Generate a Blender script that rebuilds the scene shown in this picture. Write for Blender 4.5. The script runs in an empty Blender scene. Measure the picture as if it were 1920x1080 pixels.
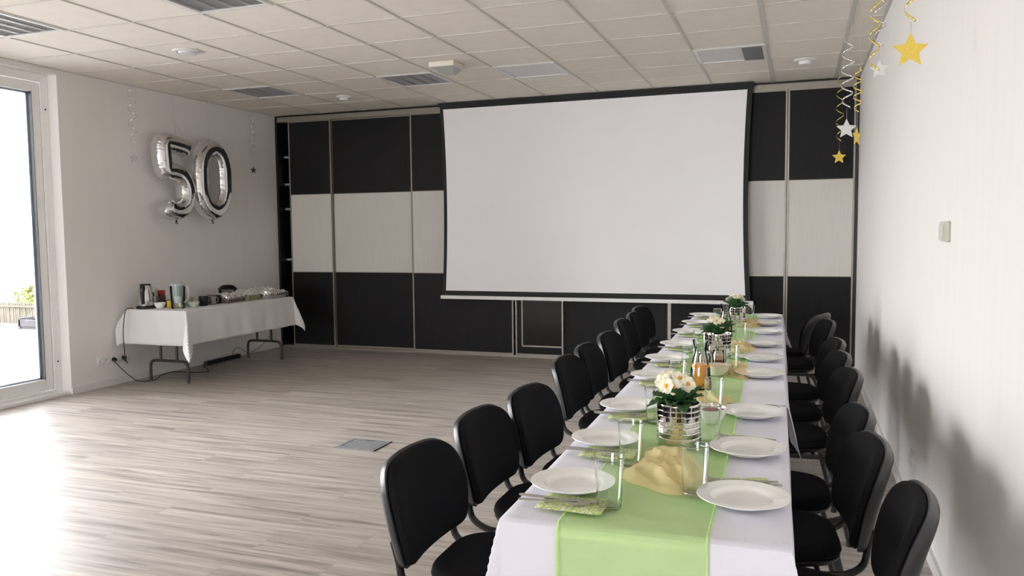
import bpy, bmesh, math, random
from mathutils import Vector, Matrix, noise
SC = bpy.context.scene
COL = SC.collection
rad = math.radians
W, H = 6.918, 2.976                                    # room width and height

# ------------------------------------------------------------------ camera
cam_d = bpy.data.cameras.new('camera')
cam = bpy.data.objects.new('camera', cam_d); COL.objects.link(cam)
cam_d.sensor_width = 36.0; cam_d.lens = 1495.9/1920*36; cam_d.clip_start = .02; cam_d.clip_end = 300
cam.matrix_world = (Matrix.Translation((-.5794, -8.7709, 1.4707)) @ Matrix.Rotation(.3423, 4, 'Z')
                    @ Matrix.Rotation(1.5001, 4, 'X') @ Matrix.Rotation(-.01004, 4, 'Z'))
SC.camera = cam

# ------------------------------------------------------------------ world, window portals, exposure
wd = bpy.data.worlds.new('overcast_sky'); SC.world = wd; wd.use_nodes = True
wn = wd.node_tree; wn.nodes.clear()
wo = wn.nodes.new('ShaderNodeOutputWorld'); wb = wn.nodes.new('ShaderNodeBackground')
wt = wn.nodes.new('ShaderNodeTexCoord'); wsx = wn.nodes.new('ShaderNodeSeparateXYZ'); wr = wn.nodes.new('ShaderNodeValToRGB')
wn.links.new(wt.outputs['Generated'], wsx.inputs[0]); wn.links.new(wsx.outputs['Z'], wr.inputs[0])
wn.links.new(wr.outputs[0], wb.inputs[0]); wn.links.new(wb.outputs[0], wo.inputs[0])
wr.color_ramp.elements[0].color = (1, .985, .985, 1); wr.color_ramp.elements[1].position = .8
wr.color_ramp.elements[1].color = (.955, .96, 1, 1)
wb.inputs[1].default_value = 9
def portal(y0, y1, z0, z1):
    l = bpy.data.lights.new('window_portal', 'AREA'); l.shape = 'RECTANGLE'; l.size = abs(y1-y0); l.size_y = z1-z0
    l.cycles.is_portal = True
    o = bpy.data.objects.new('window_portal', l); COL.objects.link(o)
    o.location = (-W-.26, (y0+y1)/2, (z0+z1)/2)
    o.rotation_euler = (rad(90), 0, rad(-90))
portal(-3.2, -7.05, 0, 2.95); portal(-13.5, -17.5, 0, 2.95)
_l = bpy.data.lights.new('window_portal', 'AREA'); _l.shape = 'RECTANGLE'; _l.size = 4.6; _l.size_y = 2.75; _l.cycles.is_portal = True
_o = bpy.data.objects.new('window_portal', _l); COL.objects.link(_o); _o.location = (-4.25, -19.45, 1.4); _o.rotation_euler = (rad(90), 0, 0)
vs = SC.view_settings
vs.view_transform = 'Standard'; vs.look = 'None'; vs.gamma = 1; vs.use_curve_mapping = False
vs.exposure = 1.36
try: SC.display_settings.display_device = 'sRGB'
except Exception: pass
cy = SC.cycles
cy.max_bounces = 12; cy.diffuse_bounces = 6; cy.glossy_bounces = 5; cy.transmission_bounces = 8; cy.transparent_max_bounces = 16
cy.use_denoising = True; cy.sample_clamp_indirect = 6; cy.caustics_refractive = True; cy.blur_glossy = 1.0; cy.caustics_reflective = True

# ------------------------------------------------------------------ materials
MC = {}
def mat(name, col, rough=.5, metal=0, var=0, nscale=30, bump=0, bscale=200, spec=.5, **kw):
    if name in MC: return MC[name]
    m = bpy.data.materials.new(name); m.use_nodes = True; MC[name] = m
    nt = m.node_tree; b = nt.nodes['Principled BSDF']
    c = (*col, 1)
    b.inputs['Base Color'].default_value = c; b.inputs['Roughness'].default_value = rough
    b.inputs['Metallic'].default_value = metal; b.inputs['Specular IOR Level'].default_value = spec
    for k, v in kw.items(): b.inputs[k.replace('_', ' ')].default_value = v
    tc = nt.nodes.new('ShaderNodeTexCoord')
    if var:
        n = nt.nodes.new('ShaderNodeTexNoise'); n.inputs['Scale'].default_value = nscale; n.inputs['Detail'].default_value = 4
        r = nt.nodes.new('ShaderNodeValToRGB')
        r.color_ramp.elements[0].position = .3; r.color_ramp.elements[1].position = .7
        r.color_ramp.elements[0].color = (*[x*(1-var) for x in col], 1); r.color_ramp.elements[1].color = (*[min(1, x*(1+var)) for x in col], 1)
        nt.links.new(tc.outputs['Object'], n.inputs['Vector']); nt.links.new(n.outputs['Fac'], r.inputs[0]); nt.links.new(r.outputs[0], b.inputs['Base Color'])
    if bump:
        n = nt.nodes.new('ShaderNodeTexNoise'); n.inputs['Scale'].default_value = bscale; n.inputs['Detail'].default_value = 3
        bp = nt.nodes.new('ShaderNodeBump'); bp.inputs['Strength'].default_value = bump; bp.inputs['Distance'].default_value = .002
        nt.links.new(tc.outputs['Object'], n.inputs['Vector']); nt.links.new(n.outputs['Fac'], bp.inputs['Height']); nt.links.new(bp.outputs[0], b.inputs['Normal'])
    return m
def pane_mat(name, tint=(.96, .968, .975)):
    m = bpy.data.materials.new(name); m.use_nodes = True; nt = m.node_tree; nt.nodes.clear()
    o = nt.nodes.new('ShaderNodeOutputMaterial'); t = nt.nodes.new('ShaderNodeBsdfTransparent'); g = nt.nodes.new('ShaderNodeBsdfGlossy')
    mx = nt.nodes.new('ShaderNodeMixShader'); f = nt.nodes.new('ShaderNodeFresnel'); f.inputs[0].default_value = 1.45
    g.inputs['Roughness'].default_value = .02; t.inputs[0].default_value = (*tint, 1)
    nt.links.new(f.outputs[0], mx.inputs[0]); nt.links.new(t.outputs[0], mx.inputs[1]); nt.links.new(g.outputs[0], mx.inputs[2]); nt.links.new(mx.outputs[0], o.inputs[0])
    return m
def sheer_mat(name, col, alpha, scale=900):
    """sheer woven organza: open weave lets the cloth below show through"""
    m = bpy.data.materials.new(name); m.use_nodes = True; nt = m.node_tree; nt.nodes.clear()
    o = nt.nodes.new('ShaderNodeOutputMaterial'); t = nt.nodes.new('ShaderNodeBsdfTransparent')
    d = nt.nodes.new('ShaderNodeBsdfDiffuse'); tr = nt.nodes.new('ShaderNodeBsdfTranslucent'); g = nt.nodes.new('ShaderNodeBsdfGlossy')
    a = nt.nodes.new('ShaderNodeMixShader'); b = nt.nodes.new('ShaderNodeMixShader'); c = nt.nodes.new('ShaderNodeMixShader')
    for n in (d, tr, g): n.inputs[0].default_value = (*col, 1)
    g.inputs['Roughness'].default_value = .35
    t.inputs[0].default_value = (*[.75+.25*x for x in col], 1)
    a.inputs[0].default_value = .3; b.inputs[0].default_value = .10
    no = nt.nodes.new('ShaderNodeTexNoise'); no.inputs['Scale'].default_value = 14; tc = nt.nodes.new('ShaderNodeTexCoord')
    mr = nt.nodes.new('ShaderNodeMapRange'); mr.inputs[3].default_value = alpha-.07; mr.inputs[4].default_value = alpha+.07
    nt.links.new(tc.outputs['Object'], no.inputs['Vector']); nt.links.new(no.outputs['Fac'], mr.inputs[0]); nt.links.new(mr.outputs[0], c.inputs[0])
    nt.links.new(d.outputs[0], a.inputs[1]); nt.links.new(tr.outputs[0], a.inputs[2]); nt.links.new(a.outputs[0], b.inputs[1]); nt.links.new(g.outputs[0], b.inputs[2])
    nt.links.new(t.outputs[0], c.inputs[1]); nt.links.new(b.outputs[0], c.inputs[2]); nt.links.new(c.outputs[0], o.inputs[0])
    return m
VESSEL = None
def glass_mat(name, tint=(.97, 1, .985), rough=0):
    m = bpy.data.materials.new(name); m.use_nodes = True; b = m.node_tree.nodes['Principled BSDF']
    b.inputs['Base Color'].default_value = (*tint, 1); b.inputs['Transmission Weight'].default_value = 1
    b.inputs['Roughness'].default_value = rough; b.inputs['IOR'].default_value = 1.45
    return m

def floor_mat():
    m = bpy.data.materials.new('greige_laminate'); m.use_nodes = True; nt = m.node_tree; b = nt.nodes['Principled BSDF']; L = nt.links.new
    tc = nt.nodes.new('ShaderNodeTexCoord')
    br = nt.nodes.new('ShaderNodeTexBrick'); br.offset = .37; br.inputs['Scale'].default_value = 1
    br.inputs['Brick Width'].default_value = 1.25; br.inputs['Row Height'].default_value = .18
    br.inputs['Mortar Size'].default_value = .0012; br.inputs['Mortar Smooth'].default_value = .2; br.inputs['Bias'].default_value = 0
    br.inputs['Color1'].default_value = (.0, .0, .0, 1); br.inputs['Color2'].default_value = (1, 1, 1, 1); br.inputs['Mortar'].default_value = (.5, .5, .5, 1)
    L(tc.outputs['Object'], br.inputs['Vector'])
    # grain: noise stretched along the planks (x), shifted per plank
    mp = nt.nodes.new('ShaderNodeMapping'); mp.inputs['Scale'].default_value = (.9, 16, 1)
    ad = nt.nodes.new('ShaderNodeVectorMath'); ad.operation = 'ADD'; ml = nt.nodes.new('ShaderNodeVectorMath'); ml.operation = 'SCALE'; ml.inputs[3].default_value = 7.3
    L(br.outputs['Color'], ml.inputs[0]); L(tc.outputs['Object'], mp.inputs[0]); L(mp.outputs[0], ad.inputs[0]); L(ml.outputs[0], ad.inputs[1])
    n1 = nt.nodes.new('ShaderNodeTexNoise'); n1.inputs['Scale'].default_value = 1.5; n1.inputs['Detail'].default_value = 7; n1.inputs['Roughness'].default_value = .62; n1.inputs['Distortion'].default_value = .5
    L(ad.outputs[0], n1.inputs['Vector'])
    r = nt.nodes.new('ShaderNodeValToRGB'); e = r.color_ramp.elements
    e[0].position = .30; e[0].color = (.205, .178, .155, 1); e[1].position = .72; e[1].color = (.57, .515, .46, 1)
    k = e.new(.45); k.color = (.375, .335, .30, 1); k = e.new(.58); k.color = (.485, .44, .392, 1)
    L(n1.outputs['Fac'], r.inputs[0])
    mx = nt.nodes.new('ShaderNodeMix'); mx.data_type = 'RGBA'; mx.blend_type = 'MULTIPLY'; mx.inputs[0].default_value = 1
    r2 = nt.nodes.new('ShaderNodeValToRGB'); r2.color_ramp.elements[0].color = (.93, .93, .94, 1); r2.color_ramp.elements[1].color = (1.03, 1.03, 1.02, 1)
    L(br.outputs['Color'], r2.inputs[0]); L(r.outputs[0], mx.inputs[6]); L(r2.outputs[0], mx.inputs[7])
    m2 = nt.nodes.new('ShaderNodeMix'); m2.data_type = 'RGBA'; m2.inputs[7].default_value = (.30, .265, .235, 1)
    L(br.outputs['Fac'], m2.inputs[0]); L(mx.outputs[2], m2.inputs[6]); L(m2.outputs[2], b.inputs['Base Color'])
    mr = nt.nodes.new('ShaderNodeMapRange'); mr.inputs[3].default_value = .36; mr.inputs[4].default_value = .5
    L(n1.outputs['Fac'], mr.inputs[0]); L(mr.outputs[0], b.inputs['Roughness'])
    bp = nt.nodes.new('ShaderNodeBump'); bp.inputs['Strength'].default_value = .25; bp.inputs['Distance'].default_value = .002
    L(n1.outputs['Fac'], bp.inputs['Height']); L(bp.outputs[0], b.inputs['Normal'])
    return m
def wall_mat(name, col, streak):
    m = bpy.data.materials.new(name); m.use_nodes = True; nt = m.node_tree; b = nt.nodes['Principled BSDF']; L = nt.links.new
    b.inputs['Roughness'].default_value = .75; b.inputs['Specular IOR Level'].default_value = .25
    tc = nt.nodes.new('ShaderNodeTexCoord'); mp = nt.nodes.new('ShaderNodeMapping'); mp.inputs['Scale'].default_value = (6, 6, .5)
    n = nt.nodes.new('ShaderNodeTexNoise'); n.inputs['Scale'].default_value = 2; n.inputs['Detail'].default_value = 5
    L(tc.outputs['Object'], mp.inputs[0]); L(mp.outputs[0], n.inputs['Vector'])
    r = nt.nodes.new('ShaderNodeValToRGB'); r.color_ramp.elements[0].position = .3; r.color_ramp.elements[1].position = .7
    r.color_ramp.elements[0].color = (*[x*(1-streak) for x in col], 1); r.color_ramp.elements[1].color = (*col, 1)
    L(n.outputs['Fac'], r.inputs[0]); L(r.outputs[0], b.inputs['Base Color'])
    n2 = nt.nodes.new('ShaderNodeTexNoise'); n2.inputs['Scale'].default_value = 60; n2.inputs['Detail'].default_value = 4
    bp = nt.nodes.new('ShaderNodeBump'); bp.inputs['Strength'].default_value = .15; bp.inputs['Distance'].default_value = .003
    L(tc.outputs['Object'], n2.inputs['Vector']); L(n2.outputs['Fac'], bp.inputs['Height']); L(bp.outputs[0], b.inputs['Normal'])
    return m
def wenge_mat(name, c0, c1, rough=.38):
    m = bpy.data.materials.new(name); m.use_nodes = True; nt = m.node_tree; b = nt.nodes['Principled BSDF']; L = nt.links.new
    b.inputs['Roughness'].default_value = rough; b.inputs['Specular IOR Level'].default_value = .25
    tc = nt.nodes.new('ShaderNodeTexCoord'); mp = nt.nodes.new('ShaderNodeMapping'); mp.inputs['Scale'].default_value = (40, 40, 1.2)
    n = nt.nodes.new('ShaderNodeTexNoise'); n.inputs['Scale'].default_value = 2; n.inputs['Detail'].default_value = 6
    L(tc.outputs['Object'], mp.inputs[0]); L(mp.outputs[0], n.inputs['Vector'])
    r = nt.nodes.new('ShaderNodeValToRGB'); r.color_ramp.elements[0].position = .35; r.color_ramp.elements[1].position = .65
    r.color_ramp.elements[0].color = (*c0, 1); r.color_ramp.elements[1].color = (*c1, 1)
    L(n.outputs['Fac'], r.inputs[0]); L(r.outputs[0], b.inputs['Base Color'])
    return m
def cloth_mat(name, col, scale=130, bump=.25):
    m = bpy.data.materials.new(name); m.use_nodes = True; nt = m.node_tree; b = nt.nodes['Principled BSDF']; L = nt.links.new
    b.inputs['Base Color'].default_value = (*col, 1); b.inputs['Roughness'].default_value = .8; b.inputs['Specular IOR Level'].default_value = .2
    b.inputs['Sheen Weight'].default_value = .15
    tc = nt.nodes.new('ShaderNodeTexCoord'); v = nt.nodes.new('ShaderNodeTexVoronoi'); v.inputs['Scale'].default_value = scale
    bp = nt.nodes.new('ShaderNodeBump'); bp.inputs['Strength'].default_value = bump; bp.inputs['Distance'].default_value = .001
    L(tc.outputs['Object'], v.inputs['Vector']); L(v.outputs['Distance'], bp.inputs['Height']); L(bp.outputs[0], b.inputs['Normal'])
    return m
def napkin_mat():
    m = bpy.data.materials.new('floral_napkin'); m.use_nodes = True; nt = m.node_tree; b = nt.nodes['Principled BSDF']; L = nt.links.new
    b.inputs['Roughness'].default_value = .85
    tc = nt.nodes.new('ShaderNodeTexCoord'); v = nt.nodes.new('ShaderNodeTexVoronoi'); v.inputs['Scale'].default_value = 80
    r = nt.nodes.new('ShaderNodeValToRGB'); r.color_ramp.interpolation = 'CONSTANT'; e = r.color_ramp.elements
    e[0].position = 0; e[0].color = (.72, .66, .18, 1); e[1].position = .16; e[1].color = (.72, .74, .60, 1)
    k = e.new(.42); k.color = (.40, .52, .17, 1); k = e.new(.62); k.color = (.60, .66, .30, 1)
    L(tc.outputs['Object'], v.inputs['Vector']); L(v.outputs['Distance'], r.inputs[0]); L(r.outputs[0], b.inputs['Base Color'])
    return m
def foil_mat(name, col=(.82, .82, .83), rough=.16, s=25, st=.5):
    m = bpy.data.materials.new(name); m.use_nodes = True; nt = m.node_tree; b = nt.nodes['Principled BSDF']; L = nt.links.new
    b.inputs['Base Color'].default_value = (*col, 1); b.inputs['Metallic'].default_value = 1; b.inputs['Roughness'].default_value = rough
    tc = nt.nodes.new('ShaderNodeTexCoord'); v = nt.nodes.new('ShaderNodeTexNoise'); v.inputs['Scale'].default_value = s; v.inputs['Detail'].default_value = 2
    bp = nt.nodes.new('ShaderNodeBump'); bp.inputs['Strength'].default_value = st; bp.inputs['Distance'].default_value = .01
    L(tc.outputs['Object'], v.inputs['Vector']); L(v.outputs['Fac'], bp.inputs['Height']); L(bp.outputs[0], b.inputs['Normal'])
    return m

FLOOR = floor_mat()
WALL = wall_mat('painted_plaster', (.80, .775, .755), .025)
TILE = mat('ceiling_tile', (.80, .75, .68), .9, var=.02, nscale=8, bump=.3, bscale=260, spec=.1)
TBAR = mat('ceiling_bar', (.58, .555, .52), .6, var=.03)
WHITE = mat('white_paint', (.74, .73, .72), .45, var=.02)
PVC = mat('white_window_profile', (.84, .835, .82), .3, var=.02)
SPACER = mat('blue_grey_spacer', (.22, .27, .34), .4, var=.05)
RUB = mat('black_rubber', (.015, .015, .016), .6, var=.1)
PANE = pane_mat('window_glass'); VESSEL = pane_mat('thin_vessel_glass', (.95, .97, .96))
WENGE = wenge_mat('wenge_board', (.0040, .0040, .0045), (.0072, .0070, .0075), .55)
CREAM = wenge_mat('cream_board', (.59, .575, .53), (.62, .605, .565), .45)
BRONZE = mat('bronze_aluminium', (.30, .27, .23), .4, .6, var=.05)
SIDEB = mat('black_side_panel', (.008, .009, .012), .3, var=.1)
SHELF = mat('shelf_board', (.45, .45, .45), .6, var=.04)
SCRW = mat('screen_vinyl', (.88, .875, .90), .85, var=.008, nscale=2, spec=.1)
SCRB = mat('screen_black_border', (.008, .009, .010), .7, var=.1)
FAB = mat('black_upholstery', (.0075, .0078, .009), .95, var=.25, nscale=300, bump=.5, bscale=500, spec=.15)
PLAS = mat('black_plastic_shell', (.022, .023, .025), .38, var=.1, bump=.1)
STEELB = mat('black_powder_steel', (.012, .012, .013), .35, var=.1)
CLOTH = cloth_mat('white_tablecloth', (.77, .765, .86))
CLOTH2 = cloth_mat('white_linen_cloth', (.70, .69, .69), 400, .15)
PORC = mat('white_porcelain', (.90, .90, .885), .15, var=.01)
GLASS = glass_mat('clear_glass')
GREEN = sheer_mat('green_organza', (.55, .86, .22), .31)
GHEM = mat('green_hem_thread', (.52, .80, .28), .6, var=.08)
YELL = sheer_mat('yellow_organza', (1, .81, .50), .62)
CHROME = foil_mat('silver_glaze', (.78, .76, .72), .07, 12, .06)
REFLT = mat('dark_reflection_tile', (.10, .085, .09), .08, .8, var=.1)  # reflections of the dark chairs in the silver pots, as tile colour
STEEL = mat('stainless_steel', (.62, .61, .60), .22, 1, var=.03)
LEAF = mat('primrose_leaf', (.032, .095, .03), .45, var=.35, nscale=25, bump=.6, bscale=120)
PETAL = mat('cream_petal', (.86, .83, .66), .6, var=.04)
PCORE = mat('orange_flower_eye', (.80, .36, .03), .6, var=.2)
SOIL = mat('potting_soil', (.03, .02, .014), .95, var=.4, bump=1, bscale=80)
JUICE = mat('orange_juice', (.93, .42, .03), .3, var=.03, nscale=10)
NAPK = napkin_mat()
FOIL = foil_mat('balloon_foil', (.80, .80, .80), .10, 9, .25)
ALFOIL = foil_mat('kitchen_foil', (.92, .92, .91), .22, 60, .4)
LAMPW = mat('lamp_reflector', (.36, .355, .36), .4, .2, var=.03)
LAMPD = mat('lamp_diffuser', (.66, .65, .655), .5, var=.03)
YSTAR = mat('gold_glitter_card', (.80, .60, .10), .5, .1, var=.12, nscale=200, bump=.4, bscale=500)
WSTAR = mat('silver_glitter_card', (.66, .66, .65), .45, .2, var=.12, nscale=200, bump=.4, bscale=500)
DSTAR = mat('dull_silver_card', (.09, .085, .08), .4, .4, var=.1)
GSTAR = mat('grey_silver_card', (.32, .31, .30), .4, .4, var=.1)
YRIB = foil_mat('gold_ribbon_foil', (.85, .66, .20), .2, 30, .1)
SRIB = foil_mat('silver_ribbon_foil', (.72, .72, .72), .2, 30, .1)
THREAD = mat('clear_thread', (.4, .4, .4), .5, var=.05)
BROWNM = mat('brown_table_steel', (.05, .042, .038), .4, .3, var=.1)

# ------------------------------------------------------------------ mesh helpers
class MB:
    def __init__(s): s.v = []; s.f = []; s.m = []; s.mi = 0
    def add(s, vs_, fs_):
        o = len(s.v); s.v += [tuple(p) for p in vs_]; s.f += [tuple(i+o for i in f) for f in fs_]; s.m += [s.mi]*len(fs_); return s
    def box(s, x0, x1, y0, y1, z0, z1):
        v = [(x0,y0,z0),(x1,y0,z0),(x1,y1,z0),(x0,y1,z0),(x0,y0,z1),(x1,y0,z1),(x1,y1,z1),(x0,y1,z1)]
        return s.add(v, [(0,3,2,1),(4,5,6,7),(0,1,5,4),(1,2,6,5),(2,3,7,6),(3,0,4,7)])
    def tube(s, path, r, n=10, flat=1.0, cap=True):
        P = [Vector(p) for p in path]; vs_ = []; fs_ = []; up = None
        for i, p in enumerate(P):
            t = (P[min(i+1, len(P)-1)]-P[max(i-1, 0)]).normalized()
            if up is None:
                up = Vector((0, 0, 1)) if abs(t.z) < .9 else Vector((1, 0, 0))
            u = (up - t*up.dot(t)).normalized(); w = t.cross(u); up = u
            rr = r[i] if isinstance(r, (list, tuple)) else r
            for k in range(n):
                a = 2*math.pi*k/n; vs_.append(p + u*math.cos(a)*rr + w*math.sin(a)*rr*flat)
        for i in range(len(P)-1):
            for k in range(n): fs_.append((i*n+k, i*n+(k+1) % n, (i+1)*n+(k+1) % n, (i+1)*n+k))
        if cap:
            fs_.append(tuple(reversed(range(n)))); b = (len(P)-1)*n; fs_.append(tuple(b+k for k in range(n)))
        return s.add(vs_, fs_)
    def lathe(s, prof, n=32, c=(0, 0, 0), sx=1, sy=1):
        vs_ = []; fs_ = []
        for (r, z) in prof:
            for k in range(n):
                a = 2*math.pi*k/n; vs_.append((c[0]+r*math.cos(a)*sx, c[1]+r*math.sin(a)*sy, c[2]+z))
        m = len(prof)
        for i in range(m-1):
            for k in range(n): fs_.append((i*n+k, i*n+(k+1) % n, (i+1)*n+(k+1) % n, (i+1)*n+k))
        if prof[0][0] > 1e-6: fs_.append(tuple(reversed(range(n))))
        if prof[-1][0] > 1e-6: fs_.append(tuple((m-1)*n+k for k in range(n)))
        return s.add(vs_, fs_)
    def grid(s, fn, nu, nv):
        vs_ = [fn(i/nu, j/nv) for j in range(nv+1) for i in range(nu+1)]
        fs_ = [(j*(nu+1)+i, j*(nu+1)+i+1, (j+1)*(nu+1)+i+1, (j+1)*(nu+1)+i) for j in range(nv) for i in range(nu)]
        return s.add(vs_, fs_)
    def prism(s, out, t, fn=lambda a, b, c: (a, b, c)):
        n = len(out)
        vs_ = [fn(a, b, 0) for a, b in out]+[fn(a, b, t) for a, b in out]
        fs_ = [tuple(reversed(range(n))), tuple(range(n, 2*n))]+[(i, (i+1) % n, n+(i+1) % n, n+i) for i in range(n)]
        return s.add(vs_, fs_)
    def build(s, name, m, parent=None, smooth=True, bevel=0, solid=0, angle=40, subsurf=0):
        me = bpy.data.meshes.new(name); me.from_pydata(s.v, [], s.f)
        ms = m if isinstance(m, (list, tuple)) else [m]
        for x in ms: me.materials.append(x)
        for p, i in zip(me.polygons, s.m): p.material_index = i
        b = bmesh.new(); b.from_mesh(me)
        bmesh.ops.remove_doubles(b, verts=b.verts, dist=1e-6)
        if not solid: bmesh.ops.recalc_face_normals(b, faces=b.faces)
        if bevel:
            es = [e for e in b.edges if len(e.link_faces) == 2 and e.calc_face_angle(0) > rad(30)]
            bmesh.ops.bevel(b, geom=es, offset=bevel, segments=2, affect='EDGES', clamp_overlap=True)
        b.to_mesh(me); b.free()
        if smooth:
            me.polygons.foreach_set('use_smooth', [True]*len(me.polygons))
            try: me.set_sharp_from_angle(angle=rad(angle))
            except Exception: pass
        o = bpy.data.objects.new(name, me); COL.objects.link(o)
        if parent: o.parent = parent
        if solid:
            md = o.modifiers.new('thickness', 'SOLIDIFY'); md.thickness = solid; md.offset = 0
        if subsurf:
            md = o.modifiers.new('smooth', 'SUBSURF'); md.levels = subsurf; md.render_levels = subsurf
        return o
def tag(o, label, cat, group=None, kind=None):
    if label: o['label'] = label
    if cat: o['category'] = cat
    if group: o['group'] = group
    if kind: o['kind'] = kind
    return o
def thing(name, label, cat, loc=(0, 0, 0), rz=0, group=None):
    o = bpy.data.objects.new(name, None); o.empty_display_size = .1; COL.objects.link(o)
    o.location = loc; o.rotation_euler = (0, 0, rz); return tag(o, label, cat, group)
def struct(o): o['kind'] = 'structure'; return o
KIDS = {}
def copy_tree(o, parent=None):
    c = o.copy(); COL.objects.link(c)
    if parent: c.parent = parent
    for ch in [x for x in KIDS.get(o.name, o.children)]: copy_tree(ch, c)
    return c
def dup(root, label, loc, rz=None, group=None):
    c = copy_tree(root); c.location = loc
    if rz is not None: c.rotation_euler = (0, 0, rz)
    c['label'] = label
    if group: c['group'] = group
    return c
def smoothpath(P, n=8, closed=False):
    P = [Vector(p) for p in P]; out = []
    N = len(P); rng = range(N if closed else N-1)
    for i in rng:
        g = (lambda k: P[k % N]) if closed else (lambda k: P[max(0, min(N-1, k))])
        a, b, c, d = g(i-1), g(i), g(i+1), g(i+2)
        for k in range(n):
            t = k/n; out.append(.5*((2*b)+(c-a)*t+(2*a-5*b+4*c-d)*t*t+(-a+3*b-3*c+d)*t*t*t))
    if not closed: out.append(P[-1])
    return out
def roundpoly(cs, seg=8):
    out = []; n = len(cs)
    for i in range(n):
        p = Vector(cs[i][:2]); r = cs[i][2]; a = Vector(cs[i-1][:2]); b = Vector(cs[(i+1) % n][:2])
        p0 = p+(a-p).normalized()*r; p1 = p+(b-p).normalized()*r
        for k in range(seg+1):
            t = k/seg; q = p0*(1-t)**2+p*2*t*(1-t)+p1*t*t; out.append((q.x, q.y))
    res = []
    for i, q in enumerate(out):          # even out long straight sides
        nx = out[(i+1) % len(out)]; res.append(q)
        d = math.dist(q, nx)
        if d > .05:
            k = int(d/.035)
            for j in range(1, k): res.append((q[0]+(nx[0]-q[0])*j/k, q[1]+(nx[1]-q[1])*j/k))
    return res
def pad(mb, out, c, t0, t1, fn, edge=.1):
    """cushion: outline scaled towards c, rounded rim; fn maps (u, v, h) to 3D"""
    rings = [0, .35, .62, .8, .9, .95, .98, 1]; n = len(out); vs_ = []; fs_ = []
    for side in (1, -1):
        for s in rings:
            h = math.sqrt(max(0, 1-max(0, (s-(1-edge))/edge)**2))
            hh = (t1 if side > 0 else -t0)*h*(1 if s < 1 else 0)
            if s == 0: vs_.append(fn(c[0], c[1], hh)); continue
            for (a, b) in out: vs_.append(fn(c[0]+(a-c[0])*s, c[1]+(b-c[1])*s, hh))
    per = 1+(len(rings)-1)*n
    for q, side in enumerate((1, -1)):
        b = q*per
        for k in range(n):
            f = (b, b+1+k, b+1+(k+1) % n); fs_.append(f if side > 0 else f[::-1])
        for r in range(len(rings)-2):
            for k in range(n):
                i0 = b+1+r*n; i1 = i0+n; f = (i0+k, i1+k, i1+(k+1) % n, i0+(k+1) % n); fs_.append(f if side > 0 else f[::-1])
    return mb.add(vs_, fs_)

# ------------------------------------------------------------------ room shell
YR = -19.2
tag(struct(MB().box(-W-.3, .25, YR-.2, .75, -.12, 0).build('floor', FLOOR, smooth=False)), 'greige wood-look laminate floor with long planks', 'floor')
# ceiling: individual tiles pillowed between the bars
mb = MB(); GX = [-.23-.6*k for k in range(12)]; GY = [-3.038+.6*k for k in range(-27, 6)]
cells = []
xs = [0]+GX+[-W]; ys = [YR]+GY+[0.0]
lampcells = set()
for c0, y0 in ((1, -1.838), (4, -1.838), (6, -1.838), (9, -1.838), (6, -4.838), (9, -4.838)):
    lampcells.add((round(-.23-.6*c0-.3, 2), round(y0+.3, 2)))
for i in range(len(xs)-1):
    for j in range(len(ys)-1):
        x1, x0 = xs[i], xs[i+1]; y0, y1 = ys[j], ys[j+1]
        if y1-y0 < .01 or x1-x0 < .01: continue
        z = H+.002
        if (round((x0+x1)/2, 2), round((y0+y1)/2, 2)) in lampcells: z = H+.09
        mb.box(x0, x1, y0, y1, z, z+.02)
mb.box(-W-.3, .25, YR-.2, .75, H+.12, H+.2)
tag(struct(mb.build('ceiling', TILE, smooth=False)), 'suspended ceiling of square mineral tiles', 'ceiling')
mb = MB()
for i, x in enumerate(GX[:-1]):
    w = .017 if i < 2 else .0095
    mb.box(x-w, x+w, YR, -.005, H-.004, H+.004)
for y in GY:
    if y < -.05: mb.box(-W, 0, y-.006, y+.006, H-.003, H+.003)
mb.box(-.022, 0, YR, 0, H-.005, H+.004); mb.box(-W, -W+.018, YR, 0, H-.005, H+.004)
tag(struct(mb.build('trim_1', TBAR, smooth=False)), 'grey metal grid holding the ceiling tiles', 'ceiling grid')
tag(struct(MB().box(0, .25, YR-.2, .75, 0, H+.12).build('wall_right', WALL, smooth=False)), 'pale rough-plastered wall beside the long table', 'wall')
tag(struct(MB().box(-W-.3, .25, .62, .75, 0, H+.12).build('wall_back', WALL, smooth=False)), 'wall behind the sliding wardrobe doors', 'wall')
tag(struct(MB().box(-W-.3, -6.5, YR-.2, YR, 0, H+.12).box(-2, .25, YR-.2, YR, 0, H+.12).box(-6.5, -2, YR-.2, YR, 0, .08).box(-6.5, -2, YR-.2, YR, 2.75, H+.12).build('wall_front', WALL, smooth=False)), 'plastered wall with a wide window facing the screen', 'wall')
wf = thing('window_1', 'wide window facing the screen', 'window'); struct(wf); mb = MB()
for x in (-6.5, -4.29, -2.07): mb.box(x, x+.07, YR-.14, YR-.06, .08, 2.75)
mb.box(-6.5, -2, YR-.14, YR-.06, .08, .15).box(-6.5, -2, YR-.14, YR-.06, 2.68, 2.75); mb.build('window_frame', PVC, wf, smooth=False)
MB().box(-6.43, -2.07, YR-.105, YR-.099, .15, 2.68).build('glass_pane', PANE, wf, smooth=False)
OPEN = [(-3.228, -7.0), (-13.55, -17.45)]; ZT = 2.93
mb = MB(); T = .28
mb.box(-W-T, -W, OPEN[0][0], .62, 0, H+.12); mb.box(-W-T, -W, OPEN[1][0], OPEN[0][1], 0, H+.12); mb.box(-W-T, -W, YR, OPEN[1][1], 0, H+.12)
for a, b in OPEN: mb.box(-W-T, -W, b, a, ZT, H+.12)
tag(struct(mb.build('wall_left', WALL, smooth=False)), 'grey plastered wall with the glazed openings', 'wall')
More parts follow.
